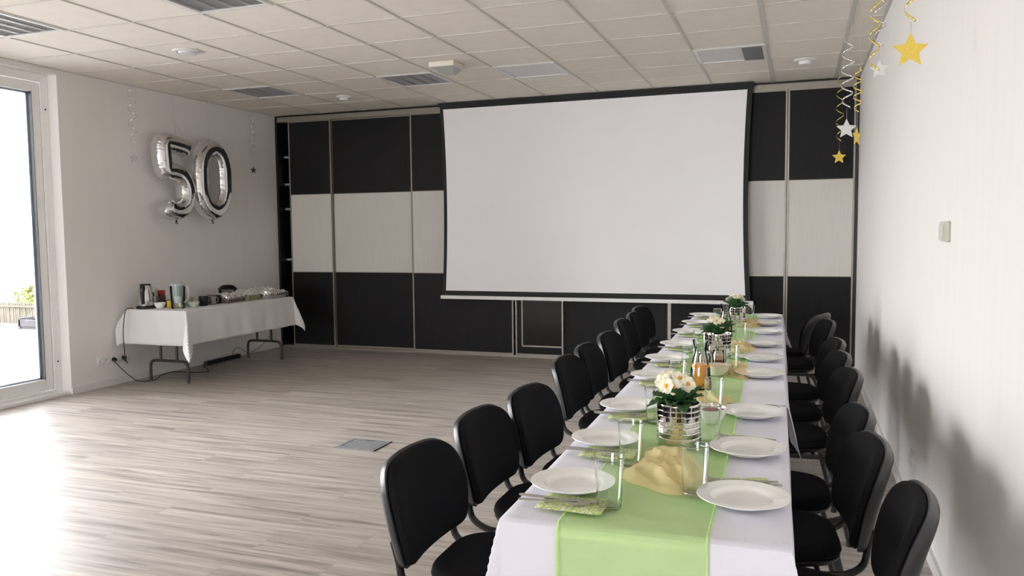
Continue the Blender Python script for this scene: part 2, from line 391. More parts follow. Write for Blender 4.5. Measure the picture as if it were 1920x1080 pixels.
bb = MB().box(-.014, -.0005, YR, -.02, 0, .062).build('baseboard_right', WHITE, smooth=False); tag(struct(bb), 'narrow pale baseboard along the plastered wall', 'baseboard')
bb = MB().box(-W, -W+.014, OPEN[0][0], 0, 0, .06).build('baseboard_left', WHITE, smooth=False); tag(struct(bb), 'narrow white baseboard under the buffet table', 'baseboard')
for di, (ya, yb) in enumerate(OPEN):
    d = thing('door_%d' % (di+1), 'white framed glazed terrace door' if di == 0 else 'white framed glazing further along the same wall', 'door'); struct(d)
    mb = MB(); xf = -7.03; fw = .075; ym = (ya+yb)/2
    mb.box(xf-.08, xf, ya-fw, ya, 0, ZT); mb.box(xf-.08, xf, yb, yb+fw, 0, ZT); mb.box(xf-.08, xf, yb+fw, ya-fw, ZT-fw, ZT)
    mb.box(xf-.08, xf-.0005, yb+fw, ya-fw, 0, .05); mb.box(xf, xf+.10, yb, ya, 0, .028)
    mb.build('frame', PVC, d, bevel=.003, smooth=False)
    n = 3
    for k in range(n):
        p0 = ya-fw-(ya-yb-2*fw)/n*k; p1 = p0-(ya-yb-2*fw)/n
        mb = MB(); sw = .085; x1 = xf-.012
        mb.box(x1-.07, x1, p0-sw, p0-.006, .056, ZT-fw-.006); mb.box(x1-.07, x1, p1+.006, p1+sw, .056, ZT-fw-.006)
        mb.box(x1-.07, x1, p1+sw, p0-sw, .056, .16); mb.box(x1-.07, x1, p1+sw, p0-sw, ZT-fw-.09, ZT-fw-.006)
        sash = mb.build('sash', PVC, d, bevel=.004, smooth=False)
        g = MB().box(x1-.052, x1-.046, p1+sw, p0-sw, .16, ZT-fw-.09).build('glass_pane', PANE, d, smooth=False)
        mb = MB(); y0, y1, z0, z1 = p1+sw, p0-sw, .16, ZT-fw-.09
        for (a, b, c, e) in ((y1-.016, y1, z0, z1), (y0, y0+.016, z0, z1), (y0, y1, z0, z0+.016), (y0, y1, z1-.016, z1)):
            mb.box(x1-.069, x1-.053, a, b, c, e)
        mb.build('glazing_spacer', SPACER, d, smooth=False)
        mb = MB()
        for (a, b, c, e) in ((y1-.004, y1+.001, z0, z1), (y0-.001, y0+.004, z0, z1)): mb.box(x1-.045, x1+.001, a, b, c, e)
        mb.build('gasket', RUB, d, smooth=False)
        if k == 0:
            h = MB().box(x1, x1+.012, p1+.03, p1+.055, 1.0, 1.16).tube([(x1+.012, p1+.042, 1.1), (x1+.05, p1+.042, 1.1), (x1+.055, p1+.16, 1.1)], .008).build('handle', STEEL, d)
    if di == 0:
        for z in (.31, 2.62):
            MB().lathe([(.0, .002), (.008, .002), (.008, -.001)], 12).build('screw_cap', RUB, d)
            o = d.children[-1] if d.children else None
            o = [x for x in bpy.data.objects if x.name.startswith('screw_cap')][-1]
            o.location = (xf+.002, ya-.035, z); o.rotation_euler = (0, rad(90), 0)

# ------------------------------------------------------------------ outside
GROUND = mat('pale_paving', (.36, .355, .345), .8, var=.05, nscale=1.2, bump=.3, bscale=20)
tag(struct(MB().box(-45, -W-.28, -30, 40, -.3, -.1).build('ground', GROUND, smooth=False)), 'pale paved terrace outside the door', 'ground')
FENCE = mat('reed_fence', (.075, .065, .048), .9, var=.2, nscale=6)
fe = thing('reed_fence', 'low pale reed fence edging the terrace beyond the glass', 'fence', (-14, 1.75, -.1))
mb = MB(); random.seed(3)
for k in range(170):
    x = -4+k*.05; mb.box(x, x+.04, -.01+random.random()*.01, .02, 0, .36+random.random()*.04)
mb.build('reed_panel', FENCE, fe, smooth=False)
mb = MB().box(-4, 4.5, -.03, .03, .3, .33); mb.build('rail', FENCE, fe, smooth=False)
BUSH = mat('yellow_green_leaves', (.12, .13, .035), .8, var=.3, nscale=8)
for bi, (x, s) in enumerate(((-14.3, .42), (-13.3, .33))):
    mb = MB(); random.seed(bi+5)
    for k in range(420):
        a = random.random()*6.28; el = random.random()*1.5; r = s*(.55+.45*random.random())
        c = Vector((math.cos(a)*math.cos(el)*r*1.5, math.sin(a)*math.cos(el)*r*.8, .08+math.sin(el)*r*1.3)); q = .035+random.random()*.03
        u = Vector((random.uniform(-1, 1), random.uniform(-1, 1), random.uniform(-1, 1))).normalized(); w = u.orthogonal().normalized()
        mb.add([c-u*q, c-w*q*.5, c+u*q, c+w*q*.5], [(0, 1, 2, 3)])
    sh = thing('shrub', ('broad yellow-green shrub behind the reed fence' if bi == 0 else 'smaller yellow-green shrub behind the fence near the window frame'), 'shrub', (x, 2.5, -.1))
    mb.build('foliage', BUSH, sh, smooth=False); MB().tube([(0, 0, 0), (.02, 0, .3)], .02, 6).build('stem', BROWNM, sh)
PLB = mat('weathered_dark_timber', (.020, .019, .021), .8, var=.2)
pb = thing('planter_trough', 'low dark timber trough standing on the terrace', 'planter', (-12.55, 1.25, -.1))
MB().box(-.45, .8, -.12, .12, 0, .05).box(-.45, .8, -.14, -.10, .05, .16).box(-.45, .8, .1, .14, .05, .16).box(-.47, -.42, -.14, .14, 0, .19).box(.78, .82, -.14, .14, 0, .19).build('box_body', PLB, pb, smooth=False)
MB().box(-.42, .78, -.1, .1, .05, .12).build('soil', SOIL, pb, smooth=False)
po = thing('terrace_post', 'dark slim post on the terrace at the glass edge', 'post', (-13.72, 1.2, -.1))
MB().box(-.05, .05, -.05, .05, 0, 1.28).build('shaft', PLB, po, smooth=False); MB().box(-.08, .08, -.08, .08, 0, .03).build('base_plate', PLB, po, smooth=False)
BARK = mat('orange_brown_bark', (.060, .038, .028), .9, var=.3, nscale=20)
tr = thing('bare_tree', 'bare spring tree with orange-brown branches outside', 'tree', (-15.6, 1.6, -.1))
MB().tube(smoothpath([(0, 0, 0), (.05, 0, 1), (-.03, .05, 2), (.1, 0, 2.6)]), .09, 8).build('trunk', BARK, tr)
mb = MB(); random.seed(9)
for P, r in (([(.05, 0, 2.3), (.45, 0, 2.7), (.8, 0, 3.2), (1.1, 0, 3.6), (1.45, 0, 3.82)], [.06, .055, .05, .04, .012]),
             ([(.8, 0, 3.2), (1.05, .05, 3.35), (1.4, .05, 3.4)], [.03, .02, .008]), ([(.6, 0, 2.95), (.8, .1, 3.3), (.85, .1, 3.7)], [.03, .02, .008]),
             ([(.1, 0, 2.5), (-.3, .1, 3.2), (-.6, 0, 3.9)], [.06, .04, .012]), ([(1.1, 0, 3.6), (1.25, .02, 3.9), (1.45, 0, 4.05)], [.02, .014, .006])):
    sp = smoothpath(P, 4); rr = [r[min(len(r)-1, int(i/(len(sp)-1)*(len(r)-1)))] for i in range(len(sp))]; mb.tube(sp, rr, 6)
mb.build('branches', BARK, tr)

# ------------------------------------------------------------------ wardrobe wall
wr_ = thing('sliding_wardrobe', 'wall-wide wardrobe frame with bronze rails, black side panels and a gap of shelves', 'wardrobe', (0, 0, 0))
MB().box(-W+.002, -W+.035, -.012, .60, 0, H-.012).box(-.030, -.002, -.012, .60, 0, H-.012).box(-W+.01, -.002, -.014, .04, 2.955, H-.006).build('carcass', SIDEB, wr_, smooth=False)
MB().box(-W+.035, -.03, -.012, .09, 2.895, 2.955).build('top_rail', BRONZE, wr_, smooth=False, bevel=.002)
MB().box(-W+.035, -.03, -.020, .09, 0, .022).build('bottom_rail', BRONZE, wr_, smooth=False, bevel=.002)
mb = MB()
for z in (.45, 1.12, 1.78, 2.10, 2.45): mb.box(-W+.036, -5.9, .12, .59, z, z+.025)
mb.box(-W+.036, -5.9, .585, .6, .02, 2.9).box(-5.9, -5.88, .12, .59, .02, 2.9).build('shelf', SHELF, wr_, smooth=False)
tag(MB().box(-.16, .16, -.15, .15, 0, .26).box(-.165, .165, -.155, .155, .2, .26).build('storage_box', mat('tan_card', (.42, .33, .18), .8, var=.1), smooth=False), 'tan cardboard box on a shelf in the wardrobe gap', 'box').location = (-6.66, .3, 2.126)
tag(MB().box(-.12, .12, -.15, .15, 0, .5).build('speaker_case', mat('black_case', (.02, .02, .022), .5, var=.1), smooth=False, bevel=.01), 'black case on a lower shelf in the wardrobe gap', 'case').location = (-6.70, .3, 1.146)

def door_leaf(x0, x1, y, label, hand='both', inset=None):
    d = thing('wardrobe_door', label, 'wardrobe door', ((x0+x1)/2, y, .022), 0, 'sliding wardrobe doors'); w = (x1-x0)/2; Z = 2.875
    st = .018
    for s in (-1, 1):
        MB().box(min(s*w, s*(w-st)), max(s*w, s*(w-st)), -.006, .03, 0, Z).build('stile', BRONZE, d, smooth=False, bevel=.002)
    for (zz0, zz1) in ((0, .022), (Z-.016, Z), (.953, .960), (1.942, 1.949)): MB().box(-w+st, w-st, -.004, .024, zz0, zz1).build('rail', BRONZE, d, smooth=False)
    for (z0, z1, m, nm) in ((.022, .953, WENGE, 'dark_panel'), (.960, 1.942, CREAM, 'cream_panel'), (1.949, Z-.016, WENGE, 'dark_panel')):
        if inset and z0 < .1:
            MB().box(-w+st, w-st, 0, .018, .022, .11).build('dark_panel', WENGE, d, smooth=False)
            MB().box(-w+.075, -w+.092, -.006, .02, .11, z1).box(-w+.075, w-st, -.006, .02, .105, .122).build('inner_frame', BRONZE, d, smooth=False)
            MB().box(-w+st, -w+.075, 0, .018, .11, z1).build('dark_panel', WENGE, d, smooth=False)
            MB().box(-w+.092, w-st, .004, .018, .122, z1).build('glass_panel', mat('black_glass', (.006, .007, .009), .12, var=.1), d, smooth=False)
        else:
            MB().box(-w+st, w-st, 0, .018, z0, z1).build(nm, m, d, smooth=False)
    return d
door_leaf(-6.725, -6.100, .0, 'narrow three-band wardrobe door next to the open shelf gap')
door_leaf(-6.118, -4.975, .045, 'wide three-band wardrobe door, second from the shelf gap')
door_leaf(-4.993, -3.690, .0, 'three-band wardrobe door whose upper half is cut by the screen edge near the balloons')
door_leaf(-3.665, -3.085, .0, 'narrow wardrobe door with black framed glass panel below the screen', inset=True)
door_leaf(-3.103, -1.885, .045, 'wardrobe door hidden by the screen, beside the black glass panel')
door_leaf(-1.878, -.682, .0, 'wardrobe door behind the screen corner and the white flower pots')
door_leaf(-.677, -.032, .0, 'three-band wardrobe door next to the plastered wall, behind the hanging stars')

# ------------------------------------------------------------------ projection screen
ps = thing('projection_screen', 'large white pull-down projection screen with black border in front of the wardrobe', 'screen', (-2.76, -.13, 0))
XL, XR, ZB, ZTp = -1.775, 1.74, .725, 2.945
def curve(v): return .035*(1-(2*v-1)**2)
def sfab(u, v):
    a = XL+.0+curve(v); b = XR-curve(v); return (a+(b-a)*u, 0, ZB+(ZTp-ZB)*v)
MB().grid(sfab, 24, 24).build('black_border', SCRB, ps, solid=.002, smooth=False)
def swht(u, v):
    z0, z1 = ZB+.055, ZTp-.045; z = z0+(z1-z0)*v; vv = (z-ZB)/(ZTp-ZB)
    a = XL+curve(vv)+.042; b = XR-curve(vv)-.05; return (a+(b-a)*u, -.003, z)
MB().grid(swht, 24, 24).build('white_surface', SCRW, ps, solid=.001, smooth=False)
MB().box(XL-.02, XR+.03, -.02, .02, .683, .722).build('bottom_bar', mat('white_bar_lacquer', (.78, .78, .76), .35, var=.01), ps, smooth=False, bevel=.004)
MB().box(XL-.01, XR+.01, -.012, .05, 2.93, H-.006).build('casing', SCRB, ps, smooth=False)

# ------------------------------------------------------------------ ceiling fittings
def lamp(x0, y0, var, label, cover=False):
    d = thing('ceiling_lamp', label, 'ceiling lamp', (x0+.3, y0+.3, H), 0, 'square recessed ceiling lamps')
    mb = MB()
    for (a, b, c, e) in ((-.292, .292, -.292, -.262), (-.292, .292, .262, .292), (-.292, -.262, -.262, .262), (.262, .292, -.262, .262)): mb.box(a, b, c, e, -.008, .006)
    mb.build('frame', WHITE, d, smooth=False)
    if var == 'opal':
        MB().box(-.262, .262, -.262, .262, -.002, .004).build('diffuser', LAMPD, d, smooth=False)
        if cover: MB().box(.10, .262, -.262, .262, -.012, -.003).build('reflection_plate', mat('grey_reflection', (.17, .17, .18), .5, var=.05), d, smooth=False)  # dark reflection on the lamp, put in as a grey plate
    else:
        MB().box(-.262, .262, -.262, .262, .06, .065).box(-.266, -.262, -.262, .262, 0, .065).box(.262, .266, -.262, .262, 0, .065).box(-.262, .262, -.266, -.262, 0, .065).box(-.262, .262, .262, .266, 0, .065).build('tray', LAMPW, d, smooth=False)
        for k in range(4):
            x = -.195+.13*k; MB().tube([(x, -.25, .035), (x, .25, .035)], .013, 10).build('fluorescent_tube', mat('tube_glass', (.75, .76, .76), .3, var=.01), d)
        mb = MB()
        for k in range(5):
            x = -.26+.13*k; mb.add([(x-.02, -.26, 0), (x-.002, -.26, .05), (x+.002, -.26, .05), (x+.02, -.26, 0), (x-.02, .26, 0), (x-.002, .26, .05), (x+.002, .26, .05), (x+.02, .26, 0)], [(0, 4, 5, 1), (1, 5, 6, 2), (2, 6, 7, 3), (0, 3, 7, 4)])
        for k in range(19):
            y = -.252+.028*k; mb.box(-.26, .26, y-.0015, y+.0015, .0, .045)
        mb.build('louvre', LAMPW, d, smooth=False)
    return d
lamp(-1.43, -1.838, 'opal', 'grey ceiling lamp with a painted dark square reflection, near the hanging stars', True)
lamp(-3.23, -1.838, 'opal', 'flat pale grey ceiling lamp above the middle of the screen')
lamp(-4.43, -1.838, 'lv', 'dark louvred ceiling lamp behind the square emergency light')
lamp(-6.23, -1.838, 'lv', 'louvred ceiling lamp above the number balloons')
lamp(-4.43, -4.838, 'lv', 'louvred ceiling lamp cut by the top edge of the picture')
lamp(-6.23, -4.838, 'lv', 'shiny louvred ceiling lamp close to the terrace door')
v = thing('air_vent', 'round white ceiling air vent with a dark slot, near the terrace door', 'air vent', (-5.32, -3.36, H))
MB().lathe([(.12, 0), (.115, -.008), (.09, -.012), (.085, -.004), (.085, .002)], 40).build('ring', WHITE, v)
MB().lathe([(.075, -.004), (.07, -.022), (.03, -.026), (.0, -.026)], 40).build('disc', WHITE, v)
for nm, x, y, r, lab in (('smoke_detector', -5.30, -.98, .085, 'small round white smoke detector above the balloon wall corner'), ('smoke_detector', -.525, -1.06, .10, 'round white smoke detector near the hanging gold star')):
    v = thing(nm, lab, 'smoke detector', (x, y, H), 0, 'ceiling smoke detectors')
    MB().lathe([(r, 0), (r, -.012), (r*.9, -.018), (r*.6, -.02)], 32).build('base', WHITE, v)
    MB().lathe([(r*.6, -.018), (r*.55, -.045), (r*.3, -.05), (0, -.05)], 32).build('sensor_head', WHITE, v)
em = thing('emergency_light', 'square white emergency light with wedge housing on the ceiling', 'emergency light', (-3.55, -2.12, H))
MB().box(-.12, .12, -.12, .12, -.045, -.001).build('housing', mat('cream_housing', (.72, .68, .60), .4, var=.02), em, smooth=False, bevel=.004)
MB().add([(-.11, -.11, -.045), (.11, -.11, -.045), (.11, .11, -.045), (-.11, .11, -.045), (-.04, .02, -.09), (.05, .02, -.09), (.05, .09, -.09), (-.04, .09, -.09)], [(0, 1, 5, 4), (1, 2, 6, 5), (2, 3, 7, 6), (3, 0, 4, 7), (4, 5, 6, 7)]).build('lens', mat('grey_lens', (.42, .42, .41), .3, var=.03), em, smooth=False)

# ------------------------------------------------------------------ long tables and cloths
TR = rad(1.15); TO = Vector((-.926, -6.92, 0)); ZT_ = .752
ca, sa = math.cos(TR), math.sin(TR)
def tw(lx, ly, z=0): return (TO.x+lx*ca-ly*sa, TO.y+lx*sa+ly*ca, z)
HW = .342
LAM = mat('beech_laminate', (.45, .33, .2), .5, var=.1)
for k, (a, b) in enumerate(((.02, 1.52), (1.53, 3.3), (3.31, 5.06))):
    t = thing('dining_table', ['table at the camera end of the long row, under the cloth with the runner drop', 'middle table of the long row, under the overlapping cloths', 'table at the screen end of the long row under white cloth'][k], 'table', tw(0, (a+b)/2), TR, 'tables pushed together under white cloths')
    h = (b-a)/2
    MB().box(-HW+.006, HW-.006, -h, h, .725, .748).build('tabletop', LAM, t, smooth=False, bevel=.003)
    for sx in (-1, 1):
        for sy in (-1, 1):
            MB().tube([(sx*.27, sy*(h-.06), 0), (sx*.27, sy*(h-.06), .725)], .016, 10).build('leg', STEELB, t)
    MB().box(-.27, .27, -h+.05, -h+.07, .68, .725).box(-.27, .27, h-.07, h-.05, .68, .725).build('apron', STEELB, t, smooth=False)
def drape(x0, x1, y0, y1, z, dl, dr, df, db, nx=60, ny=120, flare=.03, rip=.006, seed=0, fold=.5, ear=0):
    """cloth over a rectangle; d* are the overhangs on left, right, front (low y), back"""
    def fn(u, v):
        sx = x0-dl+(x1-x0+dl+dr)*u; sy = y0-df+(y1-y0+df+db)*v
        cx = min(max(sx, x0), x1); cy_ = min(max(sy, y0), y1); ox, oy = sx-cx, sy-cy_
        d = math.hypot(ox, oy)
        if d < 1e-6: return (cx, cy_, z+.0008*noise.noise(Vector((sx*6, sy*6, seed))))
        ux, uy = ox/d, oy/d
        corner = min(abs(ox), abs(oy))/max(abs(ox), abs(oy), 1e-6)
        R = .008; ang = min(d/R, math.pi/2)
        hx = R*math.sin(ang); down = R*(1-math.cos(ang))+max(0, d-R*math.pi/2)
        s = sx if abs(oy) > abs(ox) else sy
        rp = rip*math.sin(s*17+seed+1.3*math.sin(s*5))*min(1, down/.15)+rip*.7*noise.noise(Vector((s*9, seed, d*3)))*min(1, down/.1)
        k = down*flare*3+rp+corner*down*fold
        if ear and ox > 0: k += ear*down*math.exp(-max(0, sy-y0)/.22)
        hx += k
        dz = down*(1-.08*corner*fold)
        return (cx+ux*hx, cy_+uy*hx, z-dz)
    return MB().grid(fn, nx, ny)
cl = drape(-HW, HW, 0, 1.60, ZT_, .24, .22, .34, .0, 70, 130, .012, .006, 1, .28).build('tablecloth', CLOTH, solid=.0016)
tag(cl, 'white patterned tablecloth on the camera end of the long table', 'tablecloth', 'white cloths on the long table'); cl.location = TO; cl.rotation_euler = (0, 0, TR)
mb = MB()
for row in range(3):
    for k in range(86):
        x = -.335+.0079*k+(row % 2)*.004; y = .004+row*.0065
        mb.add([(x-.003, y, ZT_+.0016), (x, y-.0028, ZT_+.0016), (x+.003, y, ZT_+.0016), (x, y+.0028, ZT_+.0016), (x, y, ZT_+.0026)], [(0, 1, 4), (1, 2, 4), (2, 3, 4), (3, 0, 4)])
eb = mb.build('embossed_border', mat('glossy_white_thread', (.85, .85, .90), .3, var=.02), cl, smooth=False)
cl = drape(-HW-.003, HW+.003, 1.52, 5.08, ZT_+.003, .24, .23, .0, .2, 60, 220, .02, .007, 4, .3, .22).build('tablecloth', CLOTH, solid=.0016)
tag(cl, 'second white tablecloth running to the screen end, its corner hanging low', 'tablecloth', 'white cloths on the long table'); cl.location = TO; cl.rotation_euler = (0, 0, TR)

ZR = ZT_+.0065
ru = thing('table_runner', 'sheer lime green organza runner along the middle of the long table', 'table runner', tw(-.015, 0), TR)
def run(u, v, w0=-.180, w1=.178):
    s = -.36+5.44*v; x = w0+(w1-w0)*u+.006*math.sin(s*1.7); 
    if s < -.012:
        d = -s-.012; return (x+.01*d, -.021-.035*d-.004*math.sin(x*25+d*8)*min(1, d*6), ZR-.004-d)
    if s < 0:
        a = (-s)/.012; return (x, -.021*a, ZR-.004*a*a)
    return (x, s, ZR+.0012*math.sin(s*11+x*7)*.5+.0012)
MB().grid(run, 14, 260).build('sheer_cloth', GREEN, ru, solid=0)
for nm, (a, b) in (('hem', (-.182, -.1765)), ('hem', (.1745, .180))):
    def hf(u, v, a=a, b=b):
        p = run(u, v, a, b); return (p[0], p[1]-(.001 if p[2] < ZR-.002 else 0), p[2]+(.0006 if p[2] > ZR-.002 else 0))
    MB().grid(hf, 2, 260).build('hem', GHEM, ru, solid=.0008)

# plates ------------------------------------------------------------
def make_plate():
    prof = [(0, .0035), (.064, .0035), (.071, .0048), (.0765, .0095), (.080, .0150), (.085, .0168), (.112, .0212), (.1175, .0220), (.1182, .0205), (.112, .0180), (.086, .0135), (.081, .0105), (.076, .004), (.070, .001), (.062, .0), (.058, .0015), (0, .0015)]
    return MB().lathe(prof, 64).build('dinner_plate', PORC, angle=60)
LP = [(-1.151, -6.677), (-1.168, -6.187), (-1.196, -5.662), (-1.207, -4.976), (-1.232, -4.438), (-1.243, -3.875), (-1.258, -3.245), (-1.270, -2.691), (-1.280, -2.145)]
RP = [(-.700, -6.660), (-.717, -6.174), (-.727, -5.644), (-.737, -4.778), (-.752, -4.281), (-.762, -3.715), (-.765, -3.102), (-.780, -2.597), (-.785, -2.098)]
ORD = ['ninth', 'eighth', 'seventh', 'sixth', 'fifth', 'fourth', 'third', 'second', 'first']
def onrunner(x, y, r=.09):
    # local x of a point in the table frame
    lx = (x-TO.x)*ca+(y-TO.y)*sa
    return abs(lx+.015)-r < .18
ZC = ZT_+.005
pl = make_plate(); first = True
for side, PP in (('open-floor', LP), ('wall', RP)):
    for i, (x, y) in enumerate(PP):
        o = pl if first else pl.copy()
        if not first: COL.objects.link(o)
        first = False
        o.location = (x, y, ZR+.0045); o.rotation_euler = (0, 0, i*1.1)
        tag(o, 'white dinner plate on the %s side of the long table, %s from the screen' % (side, ORD[i]), 'plate', 'white dinner plates on the long table')

# cutlery and napkins ---------------------------------------------------
def cut_grid(mb, st, zf):
    """st: list of (x, halfwidth, z, thick)"""
    vs_ = []; fs_ = []
    for x, w, z, t in st:
        for (yy, zz) in ((-w, z), (-w*.5, z-t*.6), (w*.5, z-t*.6), (w, z), (w*.5, z+t*.4), (-w*.5, z+t*.4)): vs_.append((x, yy, zz))
    for i in range(len(st)-1):
        for k in range(6): fs_.append((i*6+k, i*6+(k+1) % 6, (i+1)*6+(k+1) % 6, (i+1)*6+k))
    fs_.append(tuple(range(6))[::-1]); fs_.append(tuple((len(st)-1)*6+k for k in range(6)))
    return mb.add(vs_, fs_)
def make_fork():
    mb = MB(); cut_grid(mb, [(-.095, .006, .003, .003), (-.09, .009, .003, .003), (-.03, .006, .004, .003), (.02, .0035, .006, .0035), (.035, .004, .005, .003), (.05, .011, .002, .002), (.062, .0125, .002, .002)], 0)
    for k in range(4):
        y = -.0105+.007*k; cut_grid_off = [(.06, .0024, .002, .002), (.08, .002, .004, .0018), (.095, .001, .008, .0012)]
        o = len(mb.v); cut_grid(mb, cut_grid_off, 0)
        for j in range(o, len(mb.v)): p = mb.v[j]; mb.v[j] = (p[0], p[1]+y, p[2])
    return mb.build('fork', STEEL)
def make_knife():
    mb = MB(); cut_grid(mb, [(-.105, .006, .003, .004), (-.1, .008, .003, .005), (-.02, .0065, .003, .005), (0, .005, .003, .003), (.01, .009, .003, .002), (.08, .0095, .003, .0015), (.1, .006, .003, .001), (.108, .001, .003, .0005)], 0)
    return mb.build('table_knife', STEEL)
def make_napkin():
    mb = MB()
    def layer(z, off, n=14):
        def fn(u, v): return (-.085+.17*u+off, -.055+.11*v+off*.5, z+.0012*math.sin(u*9)*math.sin(v*7)+.0012)
        vs0 = len(mb.v); mb.grid(fn, n, 8)
    for k in range(3): layer(.0005+.0014*k, .003*k)
    return mb.build('paper_napkin', NAPK, solid=.0009)
fk, kn, nk = make_fork(), make_knife(), make_napkin(); f1 = True
random.seed(11)
for side, PP in (('open-floor', LP), ('wall', RP)):
    for i, (x, y) in enumerate(PP):
        near = side == 'open-floor'
        cy_ = y-.140 if near else y+.142
        cx = x+.005 if near else x-.03
        rz = rad(random.uniform(-7, 7))+(0 if near else math.pi)
        for kind, src, dy, dz in (('paper_napkin', nk, 0, .0), ('fork', fk, -.014 if near else .012, .0062), ('table_knife', kn, .014 if near else -.012, .0062)):
            o = src if f1 else src.copy()
            if not f1: COL.objects.link(o)
            o.location = (cx+(.03 if kind == 'paper_napkin' and near else -.015 if near else .02), cy_+dy, ZR+.0045+dz)
            o.rotation_euler = (0, 0, rz+(rad(random.uniform(-5, 5)) if kind != 'paper_napkin' else rad(random.uniform(-18, 12))))
            nmv, cat = {'paper_napkin': ('folded green and yellow floral napkin', 'napkin'), 'fork': ('steel fork lying on its napkin', 'fork'), 'table_knife': ('steel knife lying on its napkin', 'knife')}[kind]
            tag(o, '%s, %s place from the screen, %s side' % (nmv, ORD[i], side), cat, {'paper_napkin': 'floral napkins beside the plates', 'fork': 'forks beside the plates', 'table_knife': 'knives beside the plates'}[kind])
        f1 = False

# tumblers ----------------------------------------------------------------
def make_glass(name='glass_tumbler'):
    prof = [(0, 0), (.0290, 0), (.0310, .002), (.0378, .132), (.0385, .1345), (.0380, .1350), (.0372, .1345), (.0366, .132), (.0296, .009), (.027, .0065), (0, .006)]
    return MB().lathe(prof, 40).build(name, GLASS, angle=60)
GL = [(-1.023, -6.798, 'open-floor', 'end nearest the camera'), (-1.044, -6.413, 'open-floor', 'between the first two plates from the camera end'), (-1.062, -5.856, 'open-floor', 'half hidden by the nearest flower pot'),
      (-1.065, -5.234, 'open-floor', 'beside the larger orange juice carafe'), (-1.072, -4.784, 'open-floor', 'behind the juice carafe'), (-1.090, -4.141, 'open-floor', 'by the middle flower pot'), (-1.105, -2.83, 'open-floor', 'by the farthest flower pot'),
      (-.828, -6.620, 'wall', 'standing on the yellow organza'), (-.840, -6.106, 'wall', 'before the bowl of red salad'), (-.872, -5.624, 'wall', 'just behind the bowl of red salad'),
      (-.875, -4.710, 'wall', 'behind the cream snack bowl'), (-.890, -3.710, 'wall', 'between middle and farthest flower pots'), (-.907, -2.50, 'wall', 'at the screen end')]
gl = make_glass()
for i, (x, y, s, t) in enumerate(GL):
    o = gl if i == 0 else gl.copy()
    if i: COL.objects.link(o)
    o.location = (x, y, ZR+.002); tag(o, 'clear tall tumbler on the %s side, %s' % (s, t), 'glass', 'clear drinking tumblers on the long table')

